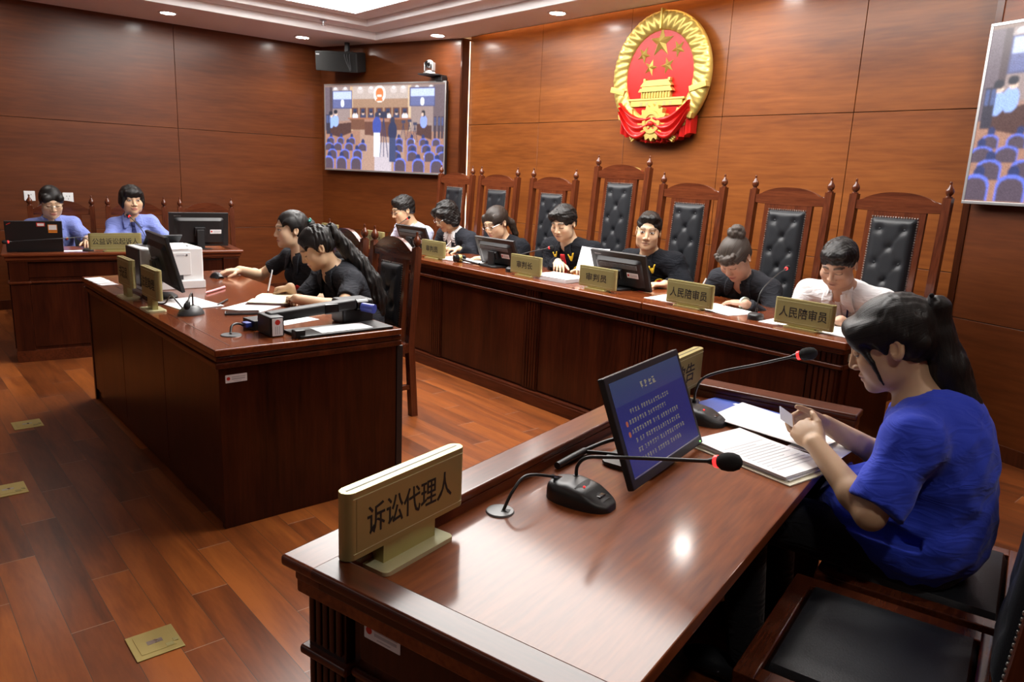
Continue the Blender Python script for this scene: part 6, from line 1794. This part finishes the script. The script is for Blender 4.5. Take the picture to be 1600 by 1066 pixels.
pen('pen upright in the fist of the woman with the hair bun', (-2.43, 3.50, .812), (-2.40, 3.54, .925), WHITEP, BLACK)
# 7 man in white shirt
c = person('man in a white shirt with a blue lanyard at the bench end', (-1.73, 4.02), 0, (-1.73, 3.675, 1.078), yaw=radians(4), pitch=radians(30), roll=radians(2),
           wl=(-1.60, 3.50, .826), wr=(-1.86, 3.56, .826), hl=dict(f=(-.9, -.2, -.03)), hr=dict(f=(.6, -.7, -.03)), top='shirt', topmat=C_WHITE, skin=(.50, .30, .205), hairkind='short', hk=.97, look='down', wide=1.06, bulk=1.08, sleeve=.92, sh=.195, seed=7, hunch=.045)
collar(c, C_WHITE, .075, .095); placket(c, C_WHITE)
for s in (-1, 1): P2(c, [(s * .060, -.02), (s * .030, -.16), (s * .004, -.27)], [(s * .067, -.02), (s * .038, -.16), (s * .011, -.27)], C_NAVY, 'lanyard_strap', .007, .0015, 2, 16)
# 8 clerk with the mouse
c = person('clerk in a dark short-sleeved uniform with her hair up, hand on the mouse', (-4.45, 2.18), 0, (-4.42, 2.03, 1.052), yaw=radians(-10), pitch=radians(4),
           wl=(-4.20, 2.02, .66), wr=(-4.635, 1.785, .785), hl=dict(f=(-.5, -.8, -.05)), hr=dict(f=(-.18, -.97, -.06), curl=(16, 18, 18, 22)), top='uniform', topmat=C_GREY, skin=SK3, female=True, hairkind='tight', hk=.94, look='open', sh=.172, seed=8, lipc=(.45, .13, .12), sleeve=.66,
           tail=[((0, .098, .03), .034, 'h'), ((.0, .118, .02), .034, 'h'), ((.0, .112, -.005), .024, 'h')], poleR=(-.8, .2, -.5))
collar(c, C_GREY, .07, .10)
d = disc_patch(c, .085, -.185, .026, REDT, 'round_badge', .006, .004); disc_patch(c, .085, -.185, .019, C_RED, 'badge_face', .011, .001, d)
MB().ell(hp(c, .03, .125, .055), (.012, .008, .014)).ell(hp(c, .045, .115, .05), (.008, .008, .008)).build('hair_clip', pmat('teal_plastic', (.03, .25, .22, 1), .3), c['t'])
# 9 clerk writing
c = person('clerk with a long ponytail writing in a notebook at the desk corner', (-3.80, 2.16), 0, (-3.82, 1.90, 1.002), yaw=radians(-16), pitch=radians(32), roll=radians(0),
           wl=(-3.48, 1.62, .788), wr=(-3.765, 1.72, .80), handsc=.84, hl=dict(f=(-.95, .12, -.05), curl=(55, 58, 60, 62)), hr=dict(f=(-.80, -.50, -.16), curl=(66, 70, 74, 76), thumb=(.9, .35, -.35)), top='uniform', topmat=C_GREY, skin=SK2, female=True, hairkind='tight', hk=.95, look='down', sh=.172, seed=9, wav=.006, sleeve=.70, hunch=.05,
           tail=[((.0, .098, .055), .020, 'h'), ((.0, .125, .045), .028, 'h'), ((-3.77, 2.05, 1.01), .040, 'w'), ((-3.74, 2.12, .91), .055, 'w'), ((-3.71, 2.175, .81), .064, 'w'), ((-3.69, 2.205, .71), .058, 'w'), ((-3.67, 2.22, .64), .03, 'w')], poleL=(.9, -.1, -.55), poleR=(-.7, .5, -.5), fine=.003)
collar(c, C_GREY, .075, .11)
MB().tube([hp(c, .022 * cos(a), .107 + .004 * sin(a), .052 + .022 * sin(a)) for a in np.linspace(0, 2 * pi, 20)], .006, 8).build('hair_tie', C_TROU, c['t'])
pen('silver and black pen in the hand of the writing clerk', (-3.84, 1.625, .764), (-3.865, 1.665, .885), WHITEP, BLACK, .0045)
# 10, 11 prosecutors (they face the middle of the room)
q = radians(90 - 8.5)
c = person('woman prosecutor with glasses in a blue shirt and navy tie, behind the laptop', (-7.10, 1.23), q, (-6.98, 1.19, 1.072), yaw=radians(8), pitch=radians(20), roll=radians(0),
           wl=(-6.58, 1.36, .80), wr=(-6.62, 1.05, .80), hl=dict(f=(.95, -.25, -.05), curl=(30, 32, 34, 36)), hr=dict(f=(1, .1, -.03)), top='shirt', topmat=C_PROS, skin=SK3, female=True, hairkind='part', glasses=CHROME, look='down', sh=.142, bulk=.92, seed=10, sleeve=.85, lipc=(.5, .10, .11))
collar(c, C_PROS, .06, .085); tie(c, C_NAVY); d = disc_patch(c, .085, -.15, .011, BRASS, 'lapel_badge', .005, .003); disc_patch(c, .085, -.15, .007, C_RED, 'badge_face', .009, .001, d)
c = person('woman prosecutor with a round black bob in a blue shirt and navy tie', (-7.06, 1.83), q, (-6.98, 1.785, 1.095), yaw=radians(6), pitch=radians(3), roll=radians(0),
           wl=(-6.62, 1.98, .80), wr=(-6.66, 1.60, .80), hl=dict(f=(.9, -.4, -.03)), hr=dict(f=(.9, .4, -.03)), top='shirt', topmat=C_PROS, skin=SK1, female=True, hairkind='bob', look='open', sh=.142, bulk=.92, seed=11, sleeve=.85, lipc=(.5, .12, .12), wide=1.05)
collar(c, C_PROS, .06, .085); tie(c, C_NAVY); d = disc_patch(c, .10, -.15, .011, BRASS, 'lapel_badge', .005, .003); disc_patch(c, .10, -.15, .007, C_RED, 'badge_face', .009, .001, d)
# 12 woman in the blue T-shirt (close to the camera)
q = NANG - pi / 2
r_ = nd(.89, 1.385, 0)
c = person('woman in a royal blue T-shirt holding a card at the near desk', (r_.x, r_.y), q, nd(.748, 1.355, 1.055), yaw=radians(6), pitch=radians(24), roll=radians(0),
           wl=nd(.625, 1.215, .785), wr=nd(.60, 1.42, .785), top='tshirt', topmat=C_BLUE, skin=SK2, female=True, hairkind='lady', look='down', sh=.178, seed=12, seat=.455, bulk=1.06, hunch=.05, hk=1.02,
           hl=dict(f=nd(-.55, .52, 0) - nd(0, 0, 0) + Vector((0, 0, .22)), b=nd(-.2, -.75, 0) - nd(0, 0, 0) + Vector((0, 0, .65)), curl=(48, 50, 52, 54), thumb=(.85, .45, .1), tc=18),
           hr=dict(f=nd(-.80, -.42, 0) - nd(0, 0, 0) + Vector((0, 0, .15)), b=nd(-.15, .75, 0) - nd(0, 0, 0) + Vector((0, 0, .65)), curl=(42, 46, 50, 54), thumb=(.85, .45, .1), tc=18),
           tail=[((0, .100, .062), .020, 'h'), ((0, .126, .060), .028, 'h'), (nd(.85, 1.37, 1.09), .038, 'w'), (nd(.885, 1.37, 1.01), .047, 'w'), (nd(.922, 1.37, .92), .047, 'w'), (nd(.945, 1.365, .85), .034, 'w'), (nd(.955, 1.36, .80), .012, 'w')],
           fine=.0028, coarse=.0055, poleL=(.5, 1.1, -.2), poleR=(-.5, 1.1, -.2), sleeve=.92, foldamp=1.3, l1=.205, l2=.235)
MB().tube([hp(c, .023 * cos(a), .112 + .003 * sin(a), .062 + .023 * sin(a)) for a in np.linspace(0, 2 * pi, 24)], .007, 8).ell(hp(c, -.012, .118, .088), (.007, .007, .007)).ell(hp(c, .012, .12, .092), (.006, .006, .006)).build('hair_tie', C_TROU, c['t'])
cc = nd(.525, 1.295, .818)
tag(MB(T(*cc) @ RZ(NANG + radians(20)) @ RX(radians(20)) @ RY(radians(35))).prism(rrect(.045, .06, .003), 0, .0009).build('identity_card', pmat('card_face', (.66, .70, .78, 1), .35)), 'small pale blue card held between both hands of the woman in blue', 'card')
